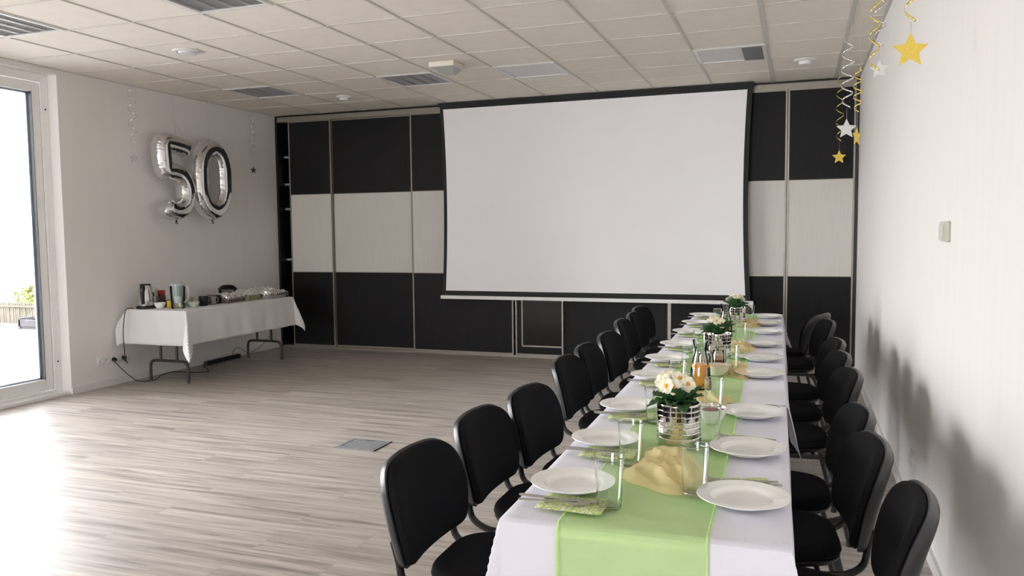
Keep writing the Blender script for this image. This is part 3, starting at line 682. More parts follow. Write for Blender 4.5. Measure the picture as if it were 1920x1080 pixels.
# flower pots --------------------------------------------------------------
def make_pot(label, loc, rz, seed):
    d = thing('primrose_pot', label, 'flower pot', loc, rz, 'white primroses in silver pots')
    R = .0715; Hh = .135; mb = MB()
    prof = [(0, 0), (R*.93, 0), (R*.955, .004)]
    for k in range(7):
        z = .006+k*.0180; prof += [(R*.972, z), (R*1.0, z+.0025), (R*1.0, z+.0145), (R*.972, z+.0168)]
    prof += [(R*1.01, Hh-.002), (R*1.0, Hh), (R*.96, Hh), (R*.94, Hh-.01), (R*.93, .012), (0, .01)]
    mb.lathe(prof, 64); mb.build('pot', CHROME, d, angle=35)
    for row, k in [(rw, (kk+6) % 24) for g8 in range(3) for kk in range(g8*8, g8*8+8) for rw in range(3, 7)]:  # dark tiles paint reflections onto the pot's upper rows
            if k % 8 == 6 and row == 3: mb = MB()
            if k % 8 == 5 and row == 6: mb.build('reflection_tiles', REFLT, d, smooth=False)
            if k % 8 in (3, 4, 5) or (row == 4 and k % 8 in (0, 2, 6)) or row == 3: continue
            a0 = 2*math.pi*(k+.12)/24; a1 = 2*math.pi*(k+.88)/24; z0 = .0105+row*.0180-.0012; z1 = z0+.0128; r0, r1 = R*1.0, R*1.008
            vs_ = []
            for r in (r0, r1):
                for q in range(4):
                    a = a0+(a1-a0)*q/3
                    vs_ += [(r*math.cos(a), r*math.sin(a), z0), (r*math.cos(a), r*math.sin(a), z1)]
            fs_ = []
            for q in range(3): fs_ += [(8+q*2, 8+q*2+2, 8+q*2+3, 8+q*2+1)]
            fs_ += [(0, 8, 9, 1), (6, 7, 15, 14)]
            for q in range(3): fs_ += [(q*2, q*2+2, 8+q*2+2, 8+q*2), (q*2+1, 8+q*2+1, 8+q*2+3, q*2+3)]
            mb.add(vs_, fs_)
    MB().lathe([(0, Hh-.02), (R*.9, Hh-.022)], 32).build('soil', SOIL, d)
    random.seed(seed)
    for k in range(15):
        mb = MB(); L = random.uniform(.080, .112); wd_ = L*.27; lift = random.uniform(.30, 1.15); a = k*2*math.pi/15*1.0+random.uniform(-.2, .2)+k*.4
        def fn(u, v, L=L, wd_=wd_, lift=lift, a=a, k=k):
            s = v; w = wd_*math.sin(math.pi*min(1, s*.92+.06))**.7; x = (u-.5)*2*w
            y = L*s*(.95-.15*lift*s); z = lift*L*s*.85-.38*L*s*s*(1-.4*lift)+abs(u-.5)*w*.9+.004*math.sin(v*26+u*3)*(abs(u-.5)*2)
            cx, cyy = .012*math.cos(a), .012*math.sin(a)
            return (cx+y*math.cos(a)-x*math.sin(a), cyy+y*math.sin(a)+x*math.cos(a), Hh-.006+z)
        mb.grid(fn, 6, 12); mb.build('leaf', LEAF, d, solid=.0008)
    fl = [(-.022, -.034, .058, (-.15, -.9, .45)), (-.052, -.002, .072, (-.5, -.6, .6)), (.028, -.012, .062, (.3, -.85, .4)), (.010, .024, .078, (.1, -.2, 1)), (-.022, .030, .076, (-.3, .2, .9)), (.040, .026, .058, (.7, -.3, .6)), (-.044, -.030, .060, (-.6, -.7, .3)), (-.040, .014, .084, (-.3, -.5, .9)), (.004, -.004, .080, (.1, -.6, .8))]
    for (x, y, z, nn) in fl:
        nrm = Vector(nn).normalized(); u = nrm.orthogonal().normalized(); w = nrm.cross(u); c = Vector((x, y, Hh+z)); mb = MB()
        for p in range(5):
            a = p*2*math.pi/5+seed
            def fn(s, t, a=a):
                r = .030*t+.0015; wd2 = .0185*math.sin(math.pi*min(1, .15+t*.72)); q = (s-.5)*2
                r *= 1-.18*(1-abs(q))*(t > .99)-.12*q*q*t
                r += .0016*math.sin(q*11)*t
                px = r*math.cos(a)-q*wd2*math.sin(a); py = r*math.sin(a)+q*wd2*math.cos(a)
                return tuple(c+u*px+w*py+nrm*(.004*t+.0025*math.sin(t*3+q*3)))
            mb.grid(fn, 6, 6)
        f = mb.build('flower', PETAL, d, solid=.0006)
        mb = MB(); mb.lathe([(0, .0055), (.0045, .005), (.0072, .003), (.0078, .0005)], 10)
        o = mb.build('flower_eye', PCORE, f); o.matrix_local = Matrix.Translation(c+nrm*.0015) @ nrm.to_track_quat('Z', 'Y').to_matrix().to_4x4()
        MB().tube(smoothpath([(x*.3, y*.3, Hh-.015), (x*.7, y*.7, Hh+z*.5), tuple(c-nrm*.002)], 4), .0016, 6).build('stem', LEAF, f)
    return d
P1 = make_pot('white primrose in a mosaic silver pot with painted dark reflections, nearest the camera', (-.943, -6.105, ZR+.003), .3, 1)
make_pot('white primrose in a silver pot in the middle of the long table', (-.982, -4.23, ZR+.003), 1.4, 2)
make_pot('white primrose in a silver pot at the screen end of the table', (-.995, -2.66, ZR+.003), 2.6, 3)

# yellow organza -------------------------------------------------------------
def scarf(label, cx, cy_, a, b, rz, seed, hgt=.05, avoid=None):
    def fn(u, v):
        th = u*2*math.pi; r = v
        wob = 1+.26*noise.noise(Vector((math.cos(th)*1.3, math.sin(th)*1.3, seed)))*2
        x = a*r*wob*math.cos(th); y = b*r*wob*math.sin(th)
        n1 = noise.noise(Vector((x*16+seed*3, y*16, seed)))
        n2 = noise.noise(Vector((x*45, y*45, seed+5)))
        n1 = noise.noise(Vector((x*14+y*6+seed*3, y*7-x*3, seed))); n2 = noise.noise(Vector((x*30+y*9, y*14, seed+5)))
        z = (.5+.5*math.cos(min(1, abs(n1)*2.0)*math.pi))*hgt*.62*max(0, 1-r**3)+.35*(.5+.5*math.cos(min(1, abs(n2)*1.8)*math.pi))*hgt*.5*max(0, 1-r**3)
        z = max(.0008+.0006*(1+n2), z)
        if avoid:
            wx = cx+x*math.cos(rz)-y*math.sin(rz); wy = cy_+x*math.sin(rz)+y*math.cos(rz)
            for (px, py, pr) in avoid:
                dd = math.hypot(wx-px, wy-py)
                if dd < pr: z = .0006
        return (x, y, z)
    o = MB().grid(fn, 72, 26).build('organza_scarf', YELL, solid=0)
    o.location = (cx, cy_, ZR+.0015); o.rotation_euler = (0, 0, rz)
    return tag(o, label, 'organza', 'crumpled yellow organza along the table')
AV = [(-.943, -6.105, .078), (-.828, -6.62, .036), (-1.044, -6.413, .036), (-1.023, -6.798, .036), (-.982, -4.23, .078), (-.995, -2.66, .078), (-.875, -4.71, .036), (-.840, -6.106, .036), (-.865, -5.80, .06), (-.935, -4.80, .06), (-.975, -5.16, .05), (-1.01, -3.36, .05), (-.872, -5.624, .036), (-.89, -3.71, .036), (-.907, -2.5, .036)]
scarf('crumpled yellow organza in front of the nearest flower pot', -.925, -6.42, .115, .24, .15, 1, .055, AV)
scarf('crumpled yellow organza around the two tumblers behind the nearest pot', -.90, -5.45, .085, .20, .2, 2, .045, AV)
scarf('crumpled yellow organza beside the cream snack bowl', -.86, -4.62, .08, .22, .1, 3, .05, AV)
scarf('crumpled yellow organza behind the middle flower pot', -.90, -3.85, .08, .28, .0, 4, .05, AV)
scarf('crumpled yellow organza at the farthest flower pot', -.90, -2.60, .09, .2, .0, 5, .06, AV)

# bowls, jars and carafes --------------------------------------------------
def bowl(name, label, loc, r, h, m, fill=None, fz=.75, lip=.0035, square=False):
    d = thing(name, label, 'bowl', loc)
    prof = [(0, 0), (r*.5, 0), (r*.55, .004), (r*.85, h*.5), (r, h), (r-lip, h), (r*.82-lip*.5, h*.5), (r*.5, .007), (0, .006)]
    MB().lathe(prof, 40 if not square else 4).build('bowl_shell', m, d, angle=60)
    if fill:
        mb = MB(); rr = r*.82+(r-r*.82)*max(0, (fz-.5)*2)-lip
        def fn(u, v):
            th = u*2*math.pi; x = rr*v*math.cos(th); y = rr*v*math.sin(th)
            return (x, y, h*fz+(.010*(1-v*v))+.004*noise.noise(Vector((x*90, y*90, h*99)))*(1-v**4))
        mb.grid(fn, 32, 10); mb.build('contents', fill, d)
    return d
RED = mat('red_beet_relish', (.20, .012, .02), .3, var=.4, nscale=90, bump=.5, bscale=120)
DIP = mat('creamy_dip', (.72, .62, .38), .5, var=.2, nscale=60)
bowl('salad_bowl', 'small white bowl heaped with dark red relish behind the nearest pot', (-.866, -5.80, ZR+.002), .058, .058, PORC, RED, .86)
bowl('snack_bowl', 'cream bowl of pale snack beside the orange juice carafe', (-.935, -4.80, ZR+.002), .062, .052, mat('cream_porcelain', (.78, .74, .6), .15, var=.02), DIP, .8)
PINK = mat('pink_wax', (.80, .42, .32), .4, var=.1)
for (x, y, lab) in ((-1.015, -4.62, 'small glass jar with dark red jam behind the carafe'), (-.955, -4.50, 'small glass jar of red jam in front of the middle pot')):
    d = thing('jam_jar', lab, 'jar', (x, y, ZR+.002), 0, 'small jam jars on the long table')
    MB().lathe([(0, 0), (.030, 0), (.032, .003), (.032, .062), (.028, .070), (.029, .078), (.027, .078), (.026, .070), (.030, .061), (.030, .004), (0, .0035)], 32).build('glass_body', VESSEL, d)
    MB().lathe([(0, .0045), (.0294, .0045), (.0294, .030), (0, .031)], 28).build('jam', RED, d)
    MB().lathe([(0, .0312), (.0294, .0312), (.0294, .052), (.01, .058), (0, .056)], 28).build('topping', PINK, d)
def carafe(label, loc, fill):
    d = thing('juice_carafe', label, 'carafe', loc, 0, 'orange juice carafes')
    MB().lathe([(0, 0), (.040, 0), (.045, .004), (.046, .03), (.043, .09), (.034, .135), (.026, .165), (.026, .18), (.036, .215), (.038, .218), (.036, .218), (.024, .182), (.0242, .165), (.032, .134), (.041, .09), (.044, .03), (.043, .007), (0, .006)], 40).build('glass_body', VESSEL, d)
    MB().lathe([(0, .0068), (.0425, .0075), (.0434, .03), (.0404, .09), (.0375, fill), (0, fill)], 40).build('juice', JUICE, d, angle=30)
    return d
carafe('glass carafe of orange juice behind the nearest flower pot', (-.975, -5.16, ZR+.002), .112)
carafe('glass carafe of orange juice behind the middle flower pot', (-1.012, -3.36, ZR+.002), .112)

# ------------------------------------------------------------------ chairs
def make_chair():
    d = thing('conference_chair', 'x', 'chair', (0, 0, 0), 0, 'black upholstered chairs at the long table')
    so = roundpoly([(-.195, -.15, .09), (-.02, -.215, .08), (.21, -.215, .09), (.21, .215, .09), (-.02, .215, .08), (-.195, .15, .09)])
    MB_ = MB(); pad(MB_, so, (0, 0), .012, .032, lambda u, v, h: (u, v, .447+h-.05*max(0, (u-.1))**1.0*1.2+.0*v), .14); MB_.build('seat', FAB, d)
    MB_ = MB(); pad(MB_, [(a*.985, b*.985) for a, b in so], (0, 0), .02, .006, lambda u, v, h: (u, v, .432+h-.05*max(0, (u-.1))*1.2), .12); MB_.build('seat_shell', PLAS, d)
    SX, SZ = 1.09, .90
    bo = roundpoly([(-.205, 0, .05), (.205, 0, .05), (.240, .16, .06), (.214, .345, .115), (0, .362, .06), (-.214, .345, .115), (-.240, .16, .06)], 7); bo = [(a*SX, b*SZ) for a, b in bo]
    tilt = rad(12.5)
    def bf(off):
        def f(u, v, h):
            x = .62*u*u+h+off-.10*(v/.34-.35)**2*.35; y = u; z = v
            return (-.232+x*math.cos(tilt)-z*math.sin(tilt), y, .478+z*math.cos(tilt)+x*math.sin(tilt))
        return f
    MB_ = MB(); pad(MB_, [(a*.965, .155+(b-.155)*.965) for a, b in bo], (0, .155), .008, .022, bf(0), .10); MB_.build('backrest', FAB, d)
    MB_ = MB(); pad(MB_, bo, (0, .155), .030, .005, bf(-.009), .16); MB_.build('back_shell', PLAS, d)
    for s in (-1, 1):
        y = s*.192
        MB().tube(smoothpath([(-.268, y, .56), (-.252, y, .50), (-.240, y, .445), (-.205, y, .415), (-.15, y, .402), (.0, y, .402), (.12, y, .402)], 5), .0105, 10, 1.45).build('back_support', STEELB, d)
    for s in (-1, 1):
        y = s*.205
        for sx, tip, mid in ((1, .235, .175), (-1, -.265, -.175)):
            lg = MB().tube(smoothpath([(tip, s*.232, .012), (tip-(tip-mid)*.5, s*.222, .2), (mid, y+s*.004, .36), (mid-.03*sx, y, .398), (mid-.075*sx, y, .408), (0, y, .41)], 5), .011, 10, 1.35).build('leg', STEELB, d)
            MB().lathe([(0, 0), (.014, 0), (.015, .004), (.013, .022), (0, .022)], 12, (tip, s*.232, 0)).build('foot_cap', RUB, lg)
    MB().tube([(.09, -.21, .408), (.09, .21, .408)], .009, 8).tube([(-.11, -.21, .408), (-.11, .21, .408)], .009, 8).build('crossbar', STEELB, d)
    return d
ch = make_chair(); first = True
LC = [(-1.422, -6.529, 0), (-1.430, -5.975, 0), (-1.392, -5.50, -3), (-1.466, -4.624, 0), (-1.476, -4.12, 1), (-1.474, -3.55, -2), (-1.541, -2.74, 1), (-1.554, -2.20, 0), (-1.60, -1.70, -4)]
RC = [(-.572, -6.52, -3), (-.628, -6.01, 5), (-.637, -5.53, 4), (-.616, -4.655, 6), (-.631, -4.09, 6), (-.63, -3.52, 6), (-.64, -2.43, 8), (-.66, -1.80, -20)]
for side, CC in (('open-floor', LC), ('wall', RC)):
    n = len(CC)
    for i, (x, y, r) in enumerate(CC):
        lab = 'black fabric chair on the %s side of the long table, %s from the screen' % (side, ORD[9-n:][i])
        rz = rad(r)+(0 if side == 'open-floor' else math.pi)
        if first: ch.location = (x, y, 0); ch.rotation_euler = (0, 0, rz); ch['label'] = lab; first = False
        else: dup(ch, lab, (x, y, 0), rz)

# ------------------------------------------------------------------ buffet table
bt = thing('folding_table', 'long folding buffet table with brown steel legs against the grey wall', 'table', (-6.475, -1.75, 0))
BX, BY = .37, .87; ZB_ = .735
MB().box(-BX, BX, -BY, BY, .70, ZB_-.004).build('tabletop', LAM, bt, smooth=False, bevel=.004)
for sy, yy in ((-1, -.72), (1, .80)):
    for s in (-1, 1):
        MB().tube([(s*.10, yy, .70), (s*.10, yy, .215)], .0135, 10).build('leg', BROWNM, bt)
    MB().tube(smoothpath([(-.235, yy, 0), (-.235, yy, .12), (-.222, yy, .19), (-.17, yy, .212), (0, yy, .214), (.17, yy, .212), (.222, yy, .19), (.235, yy, .12), (.235, yy, 0)], 5), .0145, 10).build('foot_bar', BROWNM, bt)
MB().box(-.18, .18, -.84, .84, .68, .70).build('apron', BROWNM, bt, smooth=False)
def bcloth(u, v):
    dl, dr, df, db = .13, .33, .34, .26
    sx = -BX-dl+(2*BX+dl+dr)*u; sy = -BY-df+(2*BY+df+db)*v
    cx = min(max(sx, -BX), BX); cy_ = min(max(sy, -BY), BY); ox, oy = sx-cx, sy-cy_; d = math.hypot(ox, oy)
    if d < 1e-6: return (cx, cy_, ZB_+.002)
    ux, uy = ox/d, oy/d
    a, b = abs(ox), abs(oy); corner = min(a, b)/max(a, b, 1e-6)
    s = sy if a > b else sx
    k = d*.07+.006*math.sin(s*13+.5)*min(1, d*5)+.004*math.sin(s*31)*min(1, d*5)+corner*d*(.6 if oy < 0 else .28)
    if sx < -BX: return (max(cx+ux*k, -BX-.058), cy_+uy*k, ZB_+.002-d*.98)
    return (cx+ux*k, cy_+uy*k, ZB_+.002-d*(1-.03*corner))
o = MB().grid(bcloth, 60, 110).build('tablecloth', CLOTH2, solid=.0018); o.location = (-6.475, -1.75, 0)
tag(o, 'white cloth with pointed hanging corners over the buffet table', 'tablecloth')
ZQ = ZB_+.0038
BLK = mat('black_gloss_plastic', (.012, .012, .014), .25, var=.1)
k = thing('electric_kettle', 'brushed steel electric kettle with black handle at the table end', 'kettle', (-6.72, -2.49, ZQ), rad(-62))
MB().lathe([(.088, 0), (.09, .004), (.09, .024), (.075, .028), (0, .028)], 40).build('power_base', BLK, k)
MB().lathe([(.078, .029), (.080, .034), (.074, .10), (.062, .19), (.054, .232), (.05, .236), (0, .236)], 40).build('steel_body', STEEL, k)
MB().lathe([(.055, .232), (.055, .240), (.045, .246), (0, .247)], 32).build('lid', BLK, k)
MB().box(.055, .062, -.016, .016, .04, .22).tube(smoothpath([(.05, 0, .236), (.085, 0, .238), (.108, 0, .21), (.104, 0, .12), (.082, 0, .05)], 5), .013, 10, 1.3).build('handle', BLK, k)
MB().add([(-.045, -.02, .235), (-.045, .02, .235), (-.075, 0, .235), (-.05, -.02, .20), (-.05, .02, .20)], [(0, 1, 2), (0, 2, 3), (1, 4, 2), (3, 2, 4)]).build('spout', STEEL, k)
kc = MB().tube(smoothpath([(-6.80, -2.575, .745), (-6.80, -2.635, .749), (-6.80, -2.675, .72), (-6.80, -2.71, .55), (-6.79, -2.72, .40), (-6.82, -2.68, .26), (-6.86, -2.62, .20), (-6.885, -2.60, .20), (-6.89, -2.63, .236)], 6), .004, 8).build('kettle_cable', RUB); tag(kc, 'black kettle cable hanging down to the wall socket', 'cable')
c = thing('milk_carton', 'white carton with round dark emblem and red cap behind the kettle', 'carton', (-6.80, -2.30, ZQ), rad(20))
CART = mat('white_carton', (.66, .66, .65), .5, var=.02)
MB().add([(-.035, -.035, 0), (.035, -.035, 0), (.035, .035, 0), (-.035, .035, 0), (-.035, -.035, .165), (.035, -.035, .165), (.035, .035, .165), (-.035, .035, .165), (-.035, 0, .2), (.035, 0, .2)], [(0, 3, 2, 1), (0, 1, 5, 4), (1, 2, 6, 5), (2, 3, 7, 6), (3, 0, 4, 7), (4, 5, 9, 8), (7, 8, 9, 6), (4, 8, 7), (5, 6, 9)]).build('box_body', CART, c, smooth=False)
MB().lathe([(.012, 0), (.012, .014), (0, .014)], 16, (-.015, -.018, .18)).build('cap', mat('red_plastic', (.45, .03, .035), .4, var=.05), c)
e_ = MB().lathe([(0, 0), (.007, 0), (.007, .0008), (.013, .0008), (.013, 0), (.027, 0), (.027, .0012), (0, .0012)], 28).build('emblem', mat('dark_print', (.03, .035, .045), .5, var=.1), c); e_.location = (.0, -.0352, .125); e_.rotation_euler = (rad(90), 0, 0)
MB().box(-.022, .022, -.0362, -.035, .072, .080).build('printed_line', mat('grey_print', (.3, .32, .36), .5, var=.1), c, smooth=False)
bowl('white_bowl', 'small cream bowl in front of the carton beside the kettle', (-6.59, -2.44, ZQ), .058, .055, PORC)
g_ = thing('gravy_boat', 'dark gravy boat with curved spout between carton and red-lidded jar', 'gravy boat', (-6.66, -2.27, ZQ), rad(200))
MB().lathe([(0, 0), (.025, 0), (.03, .004), (.046, .035), (.05, .062), (.047, .062), (.04, .035), (0, .01)], 24, sx=1.25).build('boat_body', mat('dark_green_ceramic', (.03, .035, .035), .25, var=.1), g_)
MB().tube(smoothpath([(.045, 0, .04), (.075, 0, .065), (.088, 0, .1)], 5), [.018]*6+[.012]*5, 8).build('spout', MC['dark_green_ceramic'], g_)
j = thing('coffee_jar', 'dark red coffee jar with a bright red lid', 'jar', (-6.76, -2.235, ZQ))
MB().lathe([(0, 0), (.038, 0), (.041, .006), (.041, .10), (.032, .125), (0, .125)], 28).build('jar_body', mat('coffee_glass', (.09, .02, .025), .15, var=.1), j)
MB().lathe([(.036, .122), (.038, .126), (.038, .16), (.035, .163), (0, .163)], 28).build('lid', MC['red_plastic'], j)
m_ = thing('yellow_mug', 'yellow mug in front of the red-lidded jar', 'mug', (-6.52, -2.37, ZQ), rad(30))
MB().lathe([(0, 0), (.034, 0), (.036, .003), (.036, .07), (.033, .07), (.032, .006), (0, .005)], 28).build('mug_body', mat('yellow_ceramic', (.62, .42, .05), .25, var=.1), m_)
MB().tube(smoothpath([(.034, 0, .058), (.055, 0, .055), (.057, 0, .025), (.034, 0, .015)], 5), .005, 8).build('handle', MC['yellow_ceramic'], m_)
w_ = thing('filter_jug', 'clear water filter jug with pale blue-green funnel top', 'jug', (-6.38, -2.42, ZQ), rad(25))
TINT = mat('pale_aqua_plastic', (.45, .49, .49), .25, var=.03)
def ell(r, z): return (r, z)
MB().lathe([(0, 0), (.062, 0), (.066, .004), (.076, .225), (.078, .228), (.075, .228), (.063, .007), (0, .006)], 36, sx=.98, sy=.8).build('clear_body', pane_mat('jug_plastic', (.94, .97, .96)), w_)
MB().lathe([(.0, .125), (.066, .125), (.074, .226), (.073, .232), (.0, .232)], 36, sx=.96, sy=.78).build('funnel', TINT, w_)
MB().lathe([(0, .055), (.03, .055), (.036, .124), (0, .124)], 24, sx=1.1, sy=.8).build('filter_cartridge', mat('white_filter', (.7, .72, .72), .4, var=.03), w_)
MB().lathe([(.0, .232), (.078, .232), (.074, .246), (0, .25)], 36, sx=.98, sy=.8).build('lid', TINT, w_)
MB().tube(smoothpath([(.07, 0, .225), (.103, 0, .21), (.103, 0, .10), (.063, 0, .06)], 5), .008, 8, 1.4).build('handle', TINT, w_)
MB().box(.02, .04, -.008, .008, .25, .278).build('timer_knob', mat('taupe_plastic', (.22, .2, .19), .4, var=.05), w_, smooth=False)
bowl('stacked_bowl', 'pale green bowl standing between the filter jug and the black mug', (-6.33, -2.26, ZQ), .06, .052, mat('pale_green_glass', (.58, .66, .56), .15, var=.03))
bowl('beige_bowl', 'beige bowl behind the pale green bowl', (-6.52, -2.14, ZQ), .07, .085, mat('beige_ceramic', (.42, .40, .30), .25, var=.05))
MUGS = [(-6.33, -2.115, BLK, 'black mug', 'black mug next to the pale green bowl', .047, .098), (-6.34, -1.985, mat('taupe_ceramic', (.30, .27, .26), .4, var=.05), 'taupe_mug', 'taupe mug between two black mugs', .044, .088), (-6.37, -1.865, BLK, '', 'black mug beside the taupe mug', .044, .09), (-6.50, -1.80, mat('charcoal_ceramic', (.03, .032, .032), .4, var=.05), '', 'charcoal mug before the brown baking pan', .042, .08)]
for (x, y, m, nm, lab, r, h) in MUGS:
    d = thing('mug', lab, 'mug', (x, y, ZQ), rad(70), 'mugs in a row on the buffet table')
    MB().lathe([(0, 0), (r*.9, 0), (r*.96, .004), (r, h), (r-.004, h), (r*.9-.002, .007), (0, .006)], 32).build('mug_body', m, d)
    MB().tube(smoothpath([(r*.95, 0, h*.82), (r+.026, 0, h*.78), (r+.028, 0, h*.35), (r*.9, 0, h*.22)], 5), .0055, 8).build('handle', m, d)
def foilsheet(d, a, b, z, seed, h=.03, skirt=.02, name='foil_cover'):
    def fn(u, v):
        x = (-1+2*u); y = (-1+2*v); r = max(abs(x), abs(y))
        nz = noise.noise(Vector((x*4+seed, y*6, seed)))+.35*noise.noise(Vector((x*9, y*12, seed+3)))
        zz = z+h*nz*.55*(1-r**6)+h*.5*(1-r*r)-(skirt*(1+.5*nz) if r > .97 else 0)
        return (a*x*(1+.04*nz), b*y*(1+.05*nz), zz)
    return MB().grid(fn, 46, 60).build(name, ALFOIL, d, solid=.0006, angle=12)
def tray(d, a, b, h, m, name='pan'):
    mb = MB(); o_ = roundpoly([(-a, -b, .02), (a, -b, .02), (a, b, .02), (-a, b, .02)], 5)
    n = len(o_); vs_ = []; rings = [(.9, 0), (.93, .004), (1, h), (1.04, h), (1.04, h+.004), (.985, h+.004), (.915, .007), (0.0, .006)]
    for s, z in rings: vs_ += [(p[0]*s, p[1]*s, z) for p in o_]
    fs_ = [(i*n+k, i*n+(k+1) % n, (i+1)*n+(k+1) % n, (i+1)*n+k) for i in range(len(rings)-1) for k in range(n)]+[tuple(reversed(range(n)))]
    mb.add(vs_, fs_); return mb.build(name, m, d)
d = thing('baking_pan', 'brown baking pan loosely covered with foil, beside the mugs', 'baking pan', (-6.38, -1.70, ZQ), rad(4)); tray(d, .13, .15, .055, mat('brown_enamel', (.16, .12, .10), .4, var=.1)); foilsheet(d, .135, .155, .066, 2, .05)
d = thing('glass_dish', 'greenish glass dish covered with foil', 'dish', (-6.36, -1.42, ZQ), rad(3)); tray(d, .13, .12, .06, mat('olive_glass', (.24, .24, .14), .15, var=.1)); foilsheet(d, .135, .125, .078, 5, .05)
d = thing('glass_bowl', 'dark rimmed glass bowl resting upside down behind the foil', 'bowl', (-6.64, -1.36, ZQ)); MB().lathe([(.10, 0), (.10, .09), (.094, .115), (.105, .12), (.10, .125), (.07, .155), (.02, .165), (0, .165)], 32).build('bowl_shell', pane_mat('smoky_glass', (.6, .6, .6)), d); MB().lathe([(.098, .112), (.104, .112), (.104, .122), (.098, .122), (.098, .112)], 32).build('rim_band', RUB, d)
d = thing('foil_tray', 'large tray of food wrapped in crumpled shiny foil at the far table end', 'tray', (-6.36, -1.09, ZQ), rad(2)); tray(d, .19, .19, .02, ALFOIL, 'tray_body'); foilsheet(d, .21, .20, .06, 8, .085, .04, 'foil_wrap')

# sockets, plugs, power strip -------------------------------------------------
s_ = thing('wall_socket_row', 'white four-gang wall socket under the buffet end', 'socket', (-W, -2.79, .255))
MB().box(0, .010, -.145, .155, -.04, .04).build('frame', WHITE, s_, smooth=False, bevel=.003)
for kk in range(4):
    o = MB().lathe([(0, 0), (.02, 0), (.021, .006), (.029, .007), (.029, 0)], 24).build('socket_cup', WHITE, s_); o.location = (.0085, -.108+.0745*kk, 0); o.rotation_euler = (0, rad(90), 0)
for kk, (y, lab) in enumerate(((-2.75, 'black angled plug of the long floor cable'), (-2.63, 'black angled plug of the kettle cable'))):
    p_ = MB().lathe([(0, 0), (.019, 0), (.02, .012), (.014, .035), (0, .037)], 20).tube([(0, 0, .02), (.012, 0, .024), (.03, 0, .022)], .006, 8).build('power_plug', RUB); p_.location = (-W+.016, y, .255-.0); p_.rotation_euler = (0, rad(90), 0); tag(p_, lab, 'plug', 'black plugs in the wall socket')
fc = MB().tube(smoothpath([(-6.875, -2.75, .225), (-6.86, -2.70, .16), (-6.80, -2.62, .05), (-6.76, -2.55, .005), (-6.70, -2.42, .005), (-6.84, -2.2, .005), (-6.85, -1.99, .005), (-6.66, -1.98, .005), (-6.50, -1.90, .005), (-6.66, -1.72, .005), (-6.80, -1.62, .005), (-6.82, -1.56, .006)], 7), .0042, 8).build('extension_cable', RUB); tag(fc, 'black cable curling over the floor under the buffet table', 'cable')
st_ = thing('power_strip', 'black power strip lying along the wall under the buffet table', 'power strip', (-6.83, -1.25, 0), rad(2))
MB().box(-.028, .028, -.30, .30, 0, .045).build('strip_body', RUB, st_, smooth=False, bevel=.005)
for kk in range(6): MB().lathe([(.019, 0), (.021, .003), (0, .003)], 18, (0, -.22+.085*kk, .045)).build('socket_cup', BLK, st_)
MB().box(-.012, .012, .26, .285, .045, .052).build('switch', MC['red_plastic'], st_, smooth=False)
pc = MB().tube(smoothpath([(-6.83, -1.08, .06), (-6.83, -1.05, .11), (-6.85, -.95, .12), (-6.87, -.82, .06), (-6.86, -.72, .02), (-6.86, -.45, .10), (-6.88, -.3, .18)], 6), .003, 8).build('thin_cable', RUB); tag(pc, 'thin dark cable rising from the power strip along the wall', 'cable')

sw = thing('wall_thermostat', 'cream wall control box on the pale plastered wall', 'thermostat', (0, -5.11, 1.453))
MB().box(-.022, 0, -.075, .075, -.042, .042).build('housing', mat('cream_plastic', (.60, .58, .50), .4, var=.03), sw, smooth=False, bevel=.006)
MB().box(-.025, -.0215, -.055, .015, -.028, .028).build('cover', mat('cream_plastic2', (.62, .60, .54), .35, var=.03), sw, smooth=False, bevel=.002)
sk = thing('wall_socket', 'low white double socket on the wall behind the last chairs', 'socket', (0, -4.33, .29))
MB().box(-.01, 0, -.075, .075, -.04, .04).build('frame', WHITE, sk, smooth=False, bevel=.003)
for y in (-.037, .037):
    o = MB().lathe([(0, 0), (.02, 0), (.021, .006), (.029, .007), (.029, 0)], 24).build('socket_cup', WHITE, sk); o.location = (-.0085, y, 0); o.rotation_euler = (0, rad(-90), 0)
fb = thing('floor_box', 'square grey metal socket hatch set in the floor', 'floor box', (-3.395, -3.98, 0))
GM = mat('grey_zinc', (.30, .305, .31), .45, .2, var=.08)
mb = MB()
for (a, b, c, e) in ((-.155, .155, -.13, -.108), (-.155, .155, .108, .13), (-.155, -.133, -.108, .108), (.133, .155, -.108, .108)): mb.box(a, b, c, e, .0005, .005)
mb.build('frame', GM, fb, smooth=False)
MB().box(-.127, .127, -.102, .102, .0005, .0045).build('lid', mat('grey_lid', (.25, .265, .27), .45, .1, var=.1, nscale=40), fb, smooth=False)
MB().box(-.133, -.127, -.06, .10, .0005, .0052).box(-.05, .03, .100, .110, .0005, .0054).box(.150, .155, -.13, .13, .0005, .0056).build('gap_seal', RUB, fb, smooth=False)

